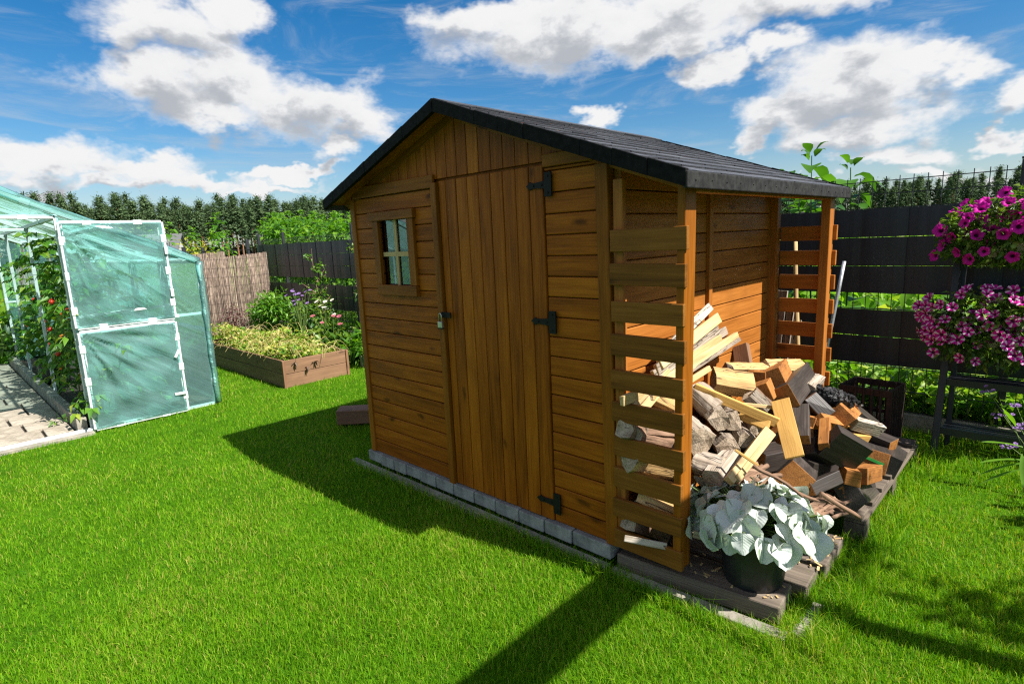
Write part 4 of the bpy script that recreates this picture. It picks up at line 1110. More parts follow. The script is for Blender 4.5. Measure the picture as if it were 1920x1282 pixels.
for i, (px, Y, s, lab) in enumerate(((1518, 3.35, 1.0, 'large leaved plant rising above the shed roof edge, the left of the two'), (1588, 3.3, 1.0, 'large leaved plant with drooping leaves right of the roof corner'),
        (1478, 3.5, .92, 'large leaved plant seen through the log store beside the rear corner post'), (1548, 3.6, .90, 'large leaved plant behind the rear log store post'), (1495, 3.9, .88, 'lower large leaved plant half hidden behind the fence mesh'))):
    q = at(px, 380, 1, Y); p = big_protos[i % 2]; o = p if i < 2 else p.copy()
    if i >= 2: link(o)
    o.location = (q.x, Y, 0); o.rotation_euler = (0, 0, i * 1.7 + .4); o.scale = (s, s, s); tag(o, lab, 'plant', 'large leaved plants behind the fence')
# ground cover behind the fence
n = 10000; yy = RNG.random(n) ** 1.5 * 3.2; P = np.stack([RNG.uniform(-12, 6.5, n), FY + .12 + yy, RNG.random(n) ** 1.2 * (.16 + .32 * yy)], 1)
V, T, Rr = leaves(P, rand_dirs(n, -.1, 1), RNG.uniform(.07, .17, n), RNG.uniform(.03, .08, n))
n2 = 5500; P2 = np.stack([RNG.uniform(.5, 5, n2), FY + .07 + RNG.random(n2) ** 1.5 * 1.5, np.zeros(n2)], 1)
v2, t2, r2 = leaves(P2, RNG.normal(0, .35, (n2, 3)) + [0, 0, 1], RNG.uniform(.15, .38, n2), RNG.uniform(.010, .024, n2), curl=.25)
n3 = 6500; P3 = np.stack([RNG.uniform(.5, 5, n3), FY + .08 + RNG.random(n3) ** 1.6 * .9, RNG.random(n3) ** 1.3 * .32], 1)
v3, t3, r3 = leaves(P3, rand_dirs(n3, -.1, 1), RNG.uniform(.07, .16, n3), RNG.uniform(.035, .08, n3))
V, T, Rr = join([(V, T, Rr), (v2, t2, r2), (v3, t3, r3)])
o = np_mesh('undergrowth', V, T, Rr, M['rough_grass'], None, (0, 4, 0)); tag(o, 'sunlit undergrowth and long grass showing through the fence gaps', 'undergrowth', kind='stuff')
n = 16000; P = np.stack([RNG.uniform(-40, 12, n), 6 + RNG.random(n) ** 1.5 * 40, RNG.random(n) * .7], 1)
V, T, Rr = leaves(P, rand_dirs(n, 0, 1), RNG.uniform(.3, .7, n), RNG.uniform(.1, .25, n))
P = np.stack([-9 - RNG.random(n) ** 1.5 * 45, RNG.uniform(-9, 12, n), RNG.random(n) * .8], 1)
v2, t2, r2 = leaves(P, rand_dirs(n, 0, 1), RNG.uniform(.3, .7, n), RNG.uniform(.1, .25, n))
V, T, Rr = join([(V, T, Rr), (v2, t2, r2)])
o = np_mesh('meadow', V, T, Rr, M['rough_grass'], None, (-10, 20, 0)); tag(o, 'rough green meadow between the garden fences and the forest', 'meadow', kind='stuff')
bush('shrub', (-9.2, 2.0, 0), (.42, .48, .95), 1100, .09, .05, M['yellowleaf'], 'shrub with pale yellow leaves beyond the side fence', 'shrub')
bush('young_tree', (3.42, 3.35, 0), (.42, .35, 1.12), 900, .085, .04, M['shrub'], 'small leafy tree behind the petunias at the right picture edge', 'tree')
bush('young_tree', (2.95, 4.1, 0), (.30, .35, .92), 420, .07, .03, M['weed'], 'yellow green shrub just behind the fence above the petunias', 'shrub')

def house(loc, w, d, hw, hr, rot, label):
    loc = Vector(loc); root = thing('house', label, 'house', loc); root.rotation_euler = (0, 0, rot)
    def bld(b, name, m):
        o = b.build(name, m, None); o.parent = root; return o
    b = MB(); b.box((0, 0, hw / 2), (w, d, hw)); b.prism([(-d / 2, hw), (d / 2, hw), (0, hr - .12)], 0, -w / 2, w / 2); bld(b, 'wall', M['dirtwall'])
    b = MB(); k = d / 2 + .4; sl = (hr - hw) / (d / 2)
    for sg in (-1, 1):
        V = [(x, sg * y, z) for x in (-w / 2 - .3, w / 2 + .3) for y, z in ((0, hr), (k, hr - sl * k), (k, hr - sl * k - .12), (0, hr - .12))]
        b.add(V, [(0, 1, 2, 3), (7, 6, 5, 4), (0, 4, 5, 1), (1, 5, 6, 2), (2, 6, 7, 3), (3, 7, 4, 0)])
    rf = bld(b, 'roof', M['rooftile'])
    b = MB(); b.box((w * .28, 0, hr + .1), (.5, .5, .9)); o = b.build('chimney', M['dirtwall'], None); o.parent = rf
    b = MB(); b.box((0, -d / 2 - .01, hw * .55), (1.2, .03, 1.1)); bld(b, 'window', M['glass'])
def polar(azd, r): return (CAM[0] + r * math.sin(R_(azd)), CAM[1] + r * math.cos(R_(azd)))
x, y = polar(-76.2, 62); house((x, y, 0), 6.0, 5.0, 1.9, 3.35, R_(62), 'low house with a grey roof in front of the forest')
x, y = polar(-17.0, 75); house((x, y, 0), 3.2, 5, 1.7, 3.05, R_(10), 'far grey roofed building seen below the shed eave through the fence wires')

# ---- the pine forest
bm_ = bmesh.new(); bmesh.ops.create_icosphere(bm_, subdivisions=1, radius=1); bm_.verts.ensure_lookup_table()
IV = np.array([v.co[:] for v in bm_.verts]); IT = np.array([[v.index for v in f.verts] for f in bm_.faces]); bm_.free()
def pine(seed, h, kind):
    rr = np.random.default_rng(seed); parts = []; nT = 0
    lo = .40 if kind == 'pine' else .12
    P = []; D = []; L = []; blobs = []
    for k in range(100):
        t = lo + (1 - lo) * rr.random() ** .9; rad = h * (.125 if kind == 'pine' else .13) * (1.0 - ((t - lo) / (1 - lo)) ** 1.9 * .95) * rr.uniform(.7, 1.15)
        a = rr.uniform(0, 6.28); rr_ = rad * math.sqrt(rr.uniform(.2, 1)); c = np.array([math.cos(a) * rr_, math.sin(a) * rr_, h * t])
        m_ = 14; d = rr.normal(0, 1, (m_, 3)); P.append(c + d * [.42, .42, .32]); D.append(d * [1, 1, .6] + [0, 0, .5]); L.append(rr.uniform(.30, .60, m_))
        q = IV * (1 + rr.normal(0, .22, (len(IV), 1))) * rr.uniform(.26, .50) * [1, 1, .7] + c; blobs.append((q, IT, np.full(len(IV), np.clip(rr.normal(.45, .2), 0, 1))))
    P.append(np.array([[0, 0, h * .96]] * 8)); D.append(rr.normal(0, .4, (8, 3)) + [0, 0, 1]); L.append(np.full(8, .9))
    P = np.concatenate(P); D = np.concatenate(D); L = np.concatenate(L)
    V, T, Rr = leaves(P, D, L, L * .35, rnd=np.clip(np.repeat(rr.normal(.45, .20, len(P) // 2 + 1), 2)[:len(P)] + rr.normal(0, .1, len(P)), 0, 1))
    sv_, st_, sr_ = stems([[np.array([0, 0, 0]), np.array([.05, .03, h * .5]), np.array([0, 0, h * .95])]], .24, .05, 6)
    V, T, Rr = join([(V, T, Rr)] + blobs)
    mi = [0] * len(T) + [1] * len(st_); g = np.concatenate([V, sv_])
    V, T, Rr = join([(V, T, Rr), (sv_, st_, sr_)])
    return np_mesh('pine_tree', V, T, Rr, [M['pine'], M['pinebark']], None, (0, 0, 0), g, mi=mi)
M['pinebark'] = wood('pine_bark', (.10, .045, .025), (.22, .10, .05), (.32, .16, .08), .9, knots=False, streak=.4)
PR = [pine(1, 15, 'pine'), pine(2, 14, 'pine'), pine(3, 16, 'pine'), pine(4, 13.5, 'spruce'), pine(5, 15.5, 'pine')]
fr = random.Random(9); FI = 0
def plant_row(a0, a1, r, n, label, group, s0=.85, s1=1.12):
    global FI
    for i in range(n):
        a = a0 + (a1 - a0) * (i + fr.uniform(.1, .9)) / n; x, y = polar(a, r * fr.uniform(.97, 1.03))
        p = PR[fr.randrange(5)] if FI >= 5 else PR[FI]; o = p if FI < 5 else p.copy()
        if FI >= 5: link(o)
        FI += 1; s = fr.uniform(s0, s1); o.location = (x, y, 0); o.rotation_euler = (0, 0, fr.uniform(0, 6.28)); o.scale = (s * 1.05, s * 1.05, s); tag(o, label, 'pine tree', group)
LL, LG = 'tall pine in the forest edge beyond the garden, left of the shed', 'forest pines left of the shed'
RL, RG = 'tall pine in the forest edge beyond the fence, right of the shed', 'forest pines right of the shed'
plant_row(-88, -51, 168, 62, LL, LG, .74, 1.0); plant_row(-88, -51, 178, 50, LL, LG, .86, 1.08); plant_row(-88, -51, 192, 44, LL, LG, .98, 1.16)
plant_row(-23, 4, 245, 46, RL, RG, .72, 1.05); plant_row(-23, 4, 258, 40, RL, RG, .85, 1.15); plant_row(-23, 4, 275, 34, RL, RG, .98, 1.22)

# ================================================================== right side: plant stand, petunias
ST = thing('plant_stand', 'dark metal ladder plant stand leaning at the fence, carrying flower boxes', 'plant stand', (3.25, 2.55, 0))
n = 5200; a_ = np.concatenate([RNG.uniform(-88, -51, n), RNG.uniform(-23, 4, n)]); r_ = np.concatenate([RNG.uniform(172, 200, n), RNG.uniform(250, 280, n)])
P = np.stack([CAM[0] + r_ * np.sin(np.radians(a_)), CAM[1] + r_ * np.cos(np.radians(a_)), RNG.random(2 * n) * 2.2], 1)
V, T, Rr = leaves(P, rand_dirs(2 * n, -.1, 1), RNG.uniform(.8, 1.8, 2 * n), RNG.uniform(.5, 1.1, 2 * n), rnd=RNG.uniform(0, .6, 2 * n)); o = np_mesh('forest_undergrowth', V, T, Rr, M['under'], None, (-100, 120, 0)); tag(o, 'dark bushes between the trunks of the far pine forest', 'undergrowth', kind='stuff')
for x in (2.836, 3.66):
    b = MB(); b.bar((x, 2.435, 0), (x + .012, 2.70, 1.42), .028, .04, (1, 0, 0)); b.build('leg', M['anthracite'], ST, .003)
    b = MB(); b.bar((x + .045, 2.62, 0), (x + .04, 2.74, 1.40), .026, .03, (1, 0, 0)); b.build('leg', M['anthracite'], ST, .003)
for z in (.155, .47, .80, 1.24):
    y = 2.435 + .265 * z / 1.42
    b = MB(); b.box((3.26, y + .01, z), (.80, .022, .045)); b.box((3.26, y + .15, z + .008), (.80, .018, .03))
    for i in range(3): b.box((3.26, y + .045 + .035 * i, z + .012), (.80, .022, .012))
    b.build('shelf', M['anthracite'], ST, .002)
def flower_box(loc, w, label):
    root = thing('flower_box', label, 'flower box', loc); b = MB(); x, y, z = loc
    P0 = [(x - w / 2 + .03, y - .06), (x + w / 2 - .03, y - .06), (x + w / 2 - .03, y + .06), (x - w / 2 + .03, y + .06)]; P1 = [(x - w / 2, y - .085), (x + w / 2, y - .085), (x + w / 2, y + .085), (x - w / 2, y + .085)]
    V = [(a, c, z) for a, c in P0] + [(a, c, z + .15) for a, c in P1] + [(a * .97 + x * .03, c * .9 + y * .1, z + .15) for a, c in P1] + [(a * .97 + x * .03, c * .9 + y * .1, z + .12) for a, c in P1]
    F = [(3, 2, 1, 0)] + [(i + o, (i + 1) % 4 + o, (i + 1) % 4 + o + 4, i + o + 4) for o in (0, 4, 8) for i in range(4)] + [(12, 13, 14, 15)]
    b.add(V, F); b.build('box_shell', M['boxplastic'], root, .004); return root
flower_box((3.22, 2.60, 1.27), .72, 'beige flower box under the deep magenta petunias on top of the stand')
flower_box((3.22, 2.50, .72), .72, 'flower box under the striped petunias in the middle of the stand')
def petunia(name, label, blobs, nleaf, flowers, proto, scale, face):
    c0 = blobs[0][0]; root = thing(name, label, 'petunias', (c0[0], c0[1], c0[2] - .1))
    V, T, Rr = join([blob_leaves(c, r, int(nleaf * w), .045, .025, shell=.35) for c, r, w in blobs]); np_mesh('foliage', V, T, Rr, M['petleaf'], root, c0)
    pts, nr = [], []
    while len(pts) < flowers:
        c, r, w = blobs[random.randrange(len(blobs))]; d = rand_dirs(1)[0]
        if d[1] > .25 or d[2] < -.55: continue
        p = np.array(c) + d * np.array(r) * random.uniform(.95, 1.12)
        if any(np.linalg.norm(p - q) < face for q in pts) and random.random() < .9: continue
        pts.append(p); n_ = d * [.8, .8, .6] + np.array([0, -.55, .25]) + RNG.normal(0, .22, 3); nr.append(n_)
    place_flowers(proto, root, pts, nr, scale, True); return root
fa = flower_mesh('flower', M['petal1'], .040, .035); fb_ = flower_mesh('flower', M['petal2'], .035, .022)
petunia('petunia', 'deep magenta petunias overflowing the top flower box', [((3.05, 2.52, 1.47), (.30, .20, .15), .35), ((3.32, 2.52, 1.58), (.30, .20, .14), .3), ((2.89, 2.52, 1.40), (.14, .16, .16), .15), ((3.15, 2.48, 1.33), (.40, .16, .12), .3)], 2600, 64, fa, (.75, 1.1), .062)
petunia('petunia', 'pink and white striped petunias cascading over the lower flower box', [((3.00, 2.42, .95), (.30, .20, .14), .3), ((3.28, 2.42, .92), (.28, .20, .17), .3), ((2.89, 2.40, .83), (.17, .15, .13), .2), ((3.10, 2.38, .74), (.34, .15, .13), .3)], 2600, 100, fb_, (.82, 1.12), .042)
vb = thing('verbena', 'tall purple verbena with long leaves at the right picture edge', 'flowers', (3.30, 2.2, 0))
paths = []; heads = []; L0 = np.array((3.30, 2.2, 0))
for px, py in ((1851, 731), (1880, 777), (1893, 836), (1905, 760), (1912, 800)):
    q = np.array(at(px, py, 1, 2.25)); paths.append([L0 + [random.uniform(-.03, .06), 0, 0], (L0 + q) / 2 + [.04, 0, .04], q]); heads.append(q)
V, T, Rr = stems(paths, .0025, .0018); np_mesh('stem', V, T, Rr, M['stem'], vb, L0)
parts = []
for px, py, dx, dz in ((1915, 862, -.10, .0), (1918, 868, -.14, -.05), (1912, 880, -.12, -.06), (1916, 850, .02, -.12), (1905, 800, -.04, .09), (1918, 838, -.13, .03)):
    q = np.array(at(px, py, 1, 2.05)); v, t, uv = leaf_grid(q, (dx, -.06, dz), (0, 0, 1), .20, .035, 6, 2, .12, .01, .3, 'lance'); parts.append((v, t, np.full(len(v), .75)))
V, T, Rr = join(parts); np_mesh('foliage', V, T, Rr, M['weed'], vb, L0)
fh = flower_mesh('flower_head', M['petal3'], .011, .006)
pts = [h + RNG.normal(0, .014, 3) * [1.6, 1, .6] for h in heads for _ in range(7)]; place_flowers(fh, vb, pts, [(random.uniform(-.5, .5), -.5, 1) for _ in pts], (.8, 1.3), True)
# things behind the log store
def stick(name, p, q, r0, r1, m, label, cat, group=None, bend=.01, n=7, bumps=.1):
    p, q = Vector(p), Vector(q); pts = []
    for i in range(7):
        t = i / 6; pts.append(p.lerp(q, t) + Vector((math.sin(t * 5 + p.x * 9) * bend, math.cos(t * 4 + p.y * 7) * bend, math.sin(t * 6 + p.z * 20) * bend)))
    b = MB(); b.tube(pts, [(r0 + (r1 - r0) * i / 6) * random.uniform(1 - bumps, 1 + bumps) for i in range(7)], n)
    o = b.build(name, m, None, 0, True, loc=p); tag(o, label, cat, group); return o
q = at(1583, 490, 1, 2.35); stick('metal_pipe', (q.x - .11, 2.15, .02), q, .012, .012, M['galv'], 'grey metal pipe leaning beside the rear log store post', 'pipe', bend=0, bumps=0, n=12)
q = at(1493, 452, 1, 2.15); q2 = at(1500, 690, 1, 1.95); stick('wooden_pole', (q2.x, 1.95, q2.z - .3), q, .016, .013, M['pale'], 'pale round wooden pole standing behind the rear lattice', 'pole', bend=.006)
for i, (px, py, py2, w) in enumerate(((1460, 545, 700, .07), (1478, 560, 700, .045), (1488, 600, 700, .05))):
    q = at(px, py, 1, 2.1); b = MB(); b.bar((q.x - .02, 1.98, .02), (q.x + .02, 2.12, q.z), w, .02, (0, 1, 0)); o = b.build('old_board', M['greywood'], None, .002, loc=(q.x, 2.0, .02))
    tag(o, 'weathered board leaning behind the rear lattice, ' + ('the widest' if i == 0 else 'the narrow middle one' if i == 1 else 'the one beside the pale pole'), 'board')
cr = thing('rusty_crate', 'dark rusty iron crate behind the log heap beside the fence', 'crate', (2.47, 2.42, 0))
b = MB(); z0, z1 = .02, .42
cs = [(2.30, 2.30), (2.60, 2.27), (2.63, 2.55), (2.33, 2.58)]
for i in range(4):
    a, c = Vector((*cs[i], 0)), Vector((*cs[(i + 1) % 4], 0))
    for z, h in ((z1 - .02, .045), (z0 + .02, .04), (.20, .025)): b.bar(a + Vector((0, 0, z)), c + Vector((0, 0, z)), .012, h)
    for k in range(6):
        p = a.lerp(c, (k + .01) / 6); b.bar(p + Vector((0, 0, z0)), p + Vector((0, 0, z1)), .022 if k % 2 else .03, .010, (c - a))
b.build('crate_frame', M['rust'], cr)
b = MB(); b.box((2.465, 2.425, .03), (.27, .26, .012)); b.build('crate_base', M['rust'], cr)
bush('shrub', (4.75, 2.1, 0), (.52, .55, .9), 1500, .10, .05, M['shrub'], 'unseen dense shrub right of the plant stand, added to shade the grass', 'shrub')  # out of view, placed to darken the grass near the stand
# unseen frame added on the right to throw the straight shadow over the lawn
wf = thing('shadow_frame', 'unseen timber frame of two posts and a beam, added to shadow the lawn', 'frame', (3.95, -1.0, 0))
b = MB(); b.box((3.93, -1.35, 2.25), (.20, 3.75, .06)); b.build('beam', M['stain_post'], wf, .004)
b = MB(); b.box((3.93, .48, 1.11), (.09, .09, 2.22)); b.build('post', M['stain_post'], wf, .004)
b = MB(); b.box((3.93, -3.15, 1.11), (.09, .09, 2.22)); b.build('post', M['stain_post'], wf, .004)
root = thing('young_tree', 'unseen young tree with an open crown, added to dapple the lawn with shade', 'tree', (4.85, 1.0, 0))  # tree out of view, added for the broken shade on the lawn
V, T, Rr = join([blob_leaves(np.array((4.85, .95, 2.2)) + rand_dirs(1)[0] * [.35, .5, .5], (.24, .3, .12), 80, .10, .05, shell=.2) for _ in range(4)]); np_mesh('crown', V, T, Rr, M['shrub'], root, (4.85, 1, 2))
V, T, Rr = stems([[np.array((4.85, 1.0, 0)), np.array((4.87, .98, 1.2)), np.array((4.85, .95, 2.5))]], .03, .01, 6); np_mesh('trunk', V, T, Rr, M['twig'], root, (4.85, 1, 0))
# ================================================================== pallet and firewood
pl = thing('wooden_pallet', 'weathered wooden pallet under the heap of firewood', 'pallet', (2.4, 1.55, 0))
for i in range(7):
    y = .97 + i * .2; b = MB(); b.box((2.42, y, .128), (.70, .12, .020)); b.build('deck_board', M['oldplank'], pl, .003)
for x in (2.10, 2.42, 2.735):
    b = MB(); b.box((x, 1.57, .106), (.09, 1.30, .020)); b.build('stringer_board', M['oldplank'], pl, .003)
    for y in (.97, 1.57, 2.17):
        b = MB(); b.box((x, y, .047), (.09, .10, .094)); b.build('pallet_block', M['oldplank'], pl, .004)

def XS(px, py, d=0): return max(2.2 + (px - 1340) * .0015 + (py - 800) * .0008 + d, 2.042 if px > 1300 else 2.10)
def hp(px, py, d=0): return at(px, py, 0, XS(px, py, d))
hr = random.Random(21)
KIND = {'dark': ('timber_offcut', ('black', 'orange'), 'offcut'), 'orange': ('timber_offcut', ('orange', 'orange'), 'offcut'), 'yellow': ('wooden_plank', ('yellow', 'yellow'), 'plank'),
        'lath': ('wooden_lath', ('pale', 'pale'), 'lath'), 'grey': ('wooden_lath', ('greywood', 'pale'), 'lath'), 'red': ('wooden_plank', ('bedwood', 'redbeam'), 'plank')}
def oriented(p1, p2, roll):
    x = (p2 - p1).normalized(); v = (Vector(CAM) - (p1 + p2) / 2).normalized()
    z = (v - x * v.dot(x))
    if z.length < .15: z = Vector((0, 0, 1)) - x * x.z
    z.normalize(); y = z.cross(x); R = Matrix((x, y, z)).transposed()
    return R @ Matrix.Rotation(R_(roll), 3, 'X')
def block(kind, a, c, w, h, roll, label, group=None, sink=True, dark_end=False):
    """timber piece from picture point a to c (x, y, offset); w across the view, h in depth"""
    p1, p2 = hp(*a), hp(*c); R = oriented(p1, p2, roll); name, ms, cat = KIND[kind]
    ctr = (p1 + p2) / 2
    if sink: ctr -= (Vector(CAM) - ctr).normalized() * h * .5
    b = MB(); L = (p2 - p1).length
    b.box(ctr, (L, w, h), R, hr.random(), 0, 1)
    # the grain has to run along the piece even when it is short
    g = []
    for i, q in enumerate(b.v):
        l = R.transposed() @ (Vector(q) - ctr); off = b.r[i] * 37; g.append((l.x + off, l.y + off * .37, l.z))
    b.g = g
    b.v = [tuple(Vector(q) + Vector((hr.uniform(-.004, .004), hr.uniform(-.004, .004), hr.uniform(-.004, .004))) * min(1, w / .06)) for q in b.v]
    for k, f in enumerate(b.f):
        n_ = sum(((R.transposed() @ (Vector(b.v[i]) - ctr)).x for i in f)) / 4
        b.m[k] = 1 if abs(abs(n_) - L / 2) < .006 else 0
    o = b.build(name, [M[ms[0]], M[ms[0 if dark_end else 1]]], None, .003, loc=ctr); tag(o, label, cat, group); return o
def log(kind, a, c, r, roll, label, group=None, sides=5, half=True):
    """a split log: uneven cross section, bark on the round side, pale split faces"""
    p1, p2 = hp(*a), hp(*c); R = oriented(p1, p2, roll); ctr = (p1 + p2) / 2 - (Vector(CAM) - (p1 + p2) / 2).normalized() * r * .6; L = (p2 - p1).length
    sec = []
    if half:
        for th in (200, 230, 262, 295, 330): sec.append((r * math.cos(R_(th)) * hr.uniform(.9, 1.1), r * math.sin(R_(th)) * hr.uniform(.9, 1.1), 1))
        sec += [(r * .55, r * .30 * hr.uniform(.5, 1.4), 0), (r * hr.uniform(-.1, .3), r * hr.uniform(.5, .85), 0), (-r * .6, r * .25 * hr.uniform(.5, 1.4), 0)]
    else:
        for k in range(10): th = 36 * k; q = r * hr.uniform(.86, 1.08); sec.append((q * math.cos(R_(th)), q * math.sin(R_(th)), 1))
    n = len(sec); b = MB(); V = []; G = []; F = []; mm = []; ns = 7
    for i in range(ns):
        x = (i / (ns - 1) - .5) * L
        for k, (y, z, m_) in enumerate(sec):
            jx = hr.uniform(-.012, .012) if i in (0, ns - 1) else 0; f = hr.uniform(.93, 1.05)
            V.append(ctr + R @ Vector((x + jx, y * f, z * f))); G.append((x, y, z))
    for i in range(ns - 1):
        for k in range(n):
            k2 = (k + 1) % n; F.append((i * n + k, i * n + k2, (i + 1) * n + k2, (i + 1) * n + k)); mm.append(1 if sec[k][2] and sec[k2][2] else 0)
    for i, rev in ((0, True), (ns - 1, False)):
        cidx = len(V); V.append(ctr + R @ Vector(((i / (ns - 1) - .5) * L, 0, 0))); G.append((0, 0, 0))
        for k in range(n):
            F.append((cidx, i * n + k, i * n + (k + 1) % n)); mm.append(2)
    b.add(V, F, G, hr.random(), mm)
    side = M['split'] if kind == 'split' else M['bark'] if kind == 'bark' else M['greywood']
    o = b.build('firewood_log', [side, M['bark'], M['endgrain']], None, .002, loc=ctr); tag(o, label, 'log', group); return o

# -- dark offcuts with orange sawn ends
block('dark', (1470, 748, .05), (1509, 702, -.06), .125, .11, 28, 'large dark timber block near the heap top, orange end to the left')
block('dark', (1513, 745, .02), (1549, 783, .03), .085, .09, -24, 'dark timber block sloping down to the right below the grey split piece')
block('orange', (1577, 782, .05), (1594, 768, -.10), .105, .095, 42, 'offcut with a square orange end facing the lawn, below the charred log')
block('dark', (1495, 766, .04), (1497, 826, .06), .105, .06, 5, 'upright grey black offcut right of the leaning yellow plank')
block('yellow', (1463, 751, .10), (1490, 858, .12), .078, .022, 6, 'bright yellow plank leaning upright on the front of the heap')
block('dark', (1551, 822, .08), (1612, 857, .08), .155, .085, 22, 'big dark block tilted to the right, centre of the right half of the heap', dark_end=True)
block('dark', (1676, 836, .0), (1588, 800, -.10), .10, .075, 62, 'long dark beam at the right rim of the heap with a brown end grain face')
gs = block('dark', (1640, 866, .03), (1634, 838, -.12), .125, .12, 10, 'dark offcut with a green stripe across its brown end')
block('dark', (1664, 872, .01), (1684, 838, -.10), .11, .12, 20, 'dark block at the right edge of the pallet under the long beam', dark_end=True)
block('orange', (1577, 888, .05), (1608, 893, .06), .075, .09, 18, 'orange offcut lying on the lowest dark beam, left of its twin')
block('orange', (1609, 893, .06), (1638, 884, .03), .08, .08, 24, 'orange offcut with a dark top at the right end of the lowest timber')
low = block('dark', (1590, 923, .04), (1655, 880, -.12), .16, .10, 8, 'lowest dark beam at the pallet corner with scratched orange marks on its end', dark_end=True)
block('dark', (1488, 900, .09), (1499, 868, -.06), .13, .13, 38, 'cubic offcut with a large orange end above the white leaved plant')
block('dark', (1516, 917, .08), (1569, 893, .08), .055, .05, 15, 'thin dark slat lying across below the cubic offcut')
block('dark', (1512, 836, .04), (1550, 860, .03), .085, .09, -38, 'small dark block under the left end of the big tilted block', dark_end=True)
block('dark', (1502, 882, .02), (1538, 880, .0), .12, .10, 30, 'dark offcut right of the cubic orange ended one', dark_end=True)
block('dark', (1541, 874, .0), (1578, 878, .0), .13, .10, 6, 'dark brown offcut behind the two orange offcuts', dark_end=True)
block('orange', (1547, 790, .06), (1545, 838, .07), .05, .05, 12, 'upright orange slat left of the big tilted block')
block('orange', (1536, 788, .05), (1578, 797, .02), .06, .06, 40, 'orange offcut lying above the big tilted block')
block('orange', (1512, 789, .03), (1536, 791, .0), .06, .08, 10, 'short orange offcut right of the upright grey black one')
block('orange', (1518, 803, .02), (1519, 838, .02), .035, .06, 0, 'narrow upright orange offcut behind the upright slat')
block('yellow', (1597, 819, .0), (1624, 820, .0), .04, .05, 30, 'small yellow offcut resting between the long beam and the tilted block')
block('dark', (1415, 862, .03), (1466, 852, .03), .10, .11, 34, 'dark block with a grey sloping face in the left front of the heap')
block('orange', (1450, 712, .03), (1466, 694, -.05), .11, .10, 30, 'orange faced offcut left of the large block at the heap top')
block('orange', (1418, 707, .0), (1440, 704, -.04), .055, .09, 10, 'short orange block between the big split log and the top offcuts')
block('orange', (1424, 718, .03), (1440, 750, .02), .09, .08, 20, 'orange offcut with bark edge right of the big split log')
block('red', (1396, 690, -.10), (1388, 648, -.14), .09, .035, -24, 'red brown plank standing upright against the shed wall')
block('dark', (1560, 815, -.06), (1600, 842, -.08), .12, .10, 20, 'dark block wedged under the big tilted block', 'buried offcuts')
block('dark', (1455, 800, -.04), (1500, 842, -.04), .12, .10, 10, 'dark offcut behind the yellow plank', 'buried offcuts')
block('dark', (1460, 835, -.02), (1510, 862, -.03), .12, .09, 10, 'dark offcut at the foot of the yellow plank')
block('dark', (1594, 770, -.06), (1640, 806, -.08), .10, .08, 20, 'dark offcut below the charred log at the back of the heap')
block('grey', (1598, 792, .02), (1650, 806, .02), .07, .04, 30, 'pale grey board end sunlit behind the long dark beam')
lm = bpy.data.objects['timber_offcut'] if False else low
# scratched marks on the end of the lowest beam
p1 = hp(1590, 923, .04); p2 = hp(1655, 880, -.12); R = oriented(p1, p2, 8); ctr = (p1 + p2) / 2 - (Vector(CAM) - (p1 + p2) / 2).normalized() * .05; L = (p2 - p1).length
b = MB()
for y, z, l, v in ((-.05, .015, .05, 0), (-.045, -.005, .045, 0), (-.012, .0, .07, 1), (.006, .004, .07, 1), (.03, -.008, .05, 1), (.0, -.012, .05, 0), (.05, -.02, .04, 1)):
    b.box(ctr + R @ Vector((-L / 2 - .001, y, z)), (.002, .008 if v else l, l * .8 if v else .008), R)
b.build('scratched_mark', M['orange'], low)
p1 = hp(1640, 866, .03); p2 = hp(1634, 838, -.12); R = oriented(p1, p2, 10); ctr = (p1 + p2) / 2 - (Vector(CAM) - (p1 + p2) / 2).normalized() * .06; L = (p2 - p1).length
M['greenpaint'] = plain('green_paint', (.03, .30, .05), .5, .3)
b = MB(); b.box(ctr + R @ Vector((-L / 2 - .004, 0, .005)), (.004, .085, .014), R @ Matrix.Rotation(.15, 3, 'X')); b.build('painted_stripe', M['greenpaint'], gs)
# -- split logs
log('split', (1338, 714, .0), (1412, 726, .02), .075, 20, 'large pale split log lying at the top left of the heap')
log('split', (1366, 694, -.03), (1436, 694, -.04), .05, 10, 'slim split log behind the large pale one')
log('split', (1434, 690, -.04), (1503, 688, -.05), .05, 30, 'pale cracked split log at the very top of the heap')
log('grey', (1345, 770, .05), (1300, 730, -.14), .072, 10, 'weathered split log with a grey end beside the lattice post')
log('grey', (1350, 782, .08), (1322, 750, -.12), .060, 60, 'grey log with a small red spot on its end')
log('grey', (1376, 786, .07), (1340, 762, -.12), .058, 90, 'curled weathered split log right of the red spotted one')
log('grey', (1322, 826, .10), (1285, 790, -.10), .085, 120, 'large log end with saw marks close to the lattice post')
log('grey', (1370, 836, .08), (1336, 800, -.10), .066, 70, 'pointed grey split log in the left front of the heap')
log('grey', (1300, 866, .06), (1352, 884, .09), .070, 30, 'weathered log lying flat beside the foot of the lattice post')
log('grey', (1342, 898, .10), (1378, 852, .06), .062, 40, 'grey barked log rising to the right above the potted plant')
log('grey', (1398, 822, .03), (1376, 780, -.10), .055, 20, 'grey split log behind the crossed pale laths')
log('grey', (1404, 742, .05), (1434, 770, .05), .060, 60, 'dry grey split log below the end of the large pale one')
log('grey', (1514, 732, .0), (1533, 712, -.05), .06, 30, 'light grey split piece right of the large block at the heap top')
log('split', (1198, 812, -.02), (1264, 826, .0), .055, 10, 'pale split log seen between the middle lattice slats')
log('split', (1176, 868, -.02), (1266, 884, .0), .06, 100, 'bark covered log seen through the lower lattice slats')
log('split', (1196, 930, .02), (1262, 965, .05), .055, 40, 'dark log seen through the lowest gaps of the lattice')
log('split', (1215, 740, -.06), (1262, 762, -.04), .045, 20, 'short split log behind the lattice above the bark covered one')
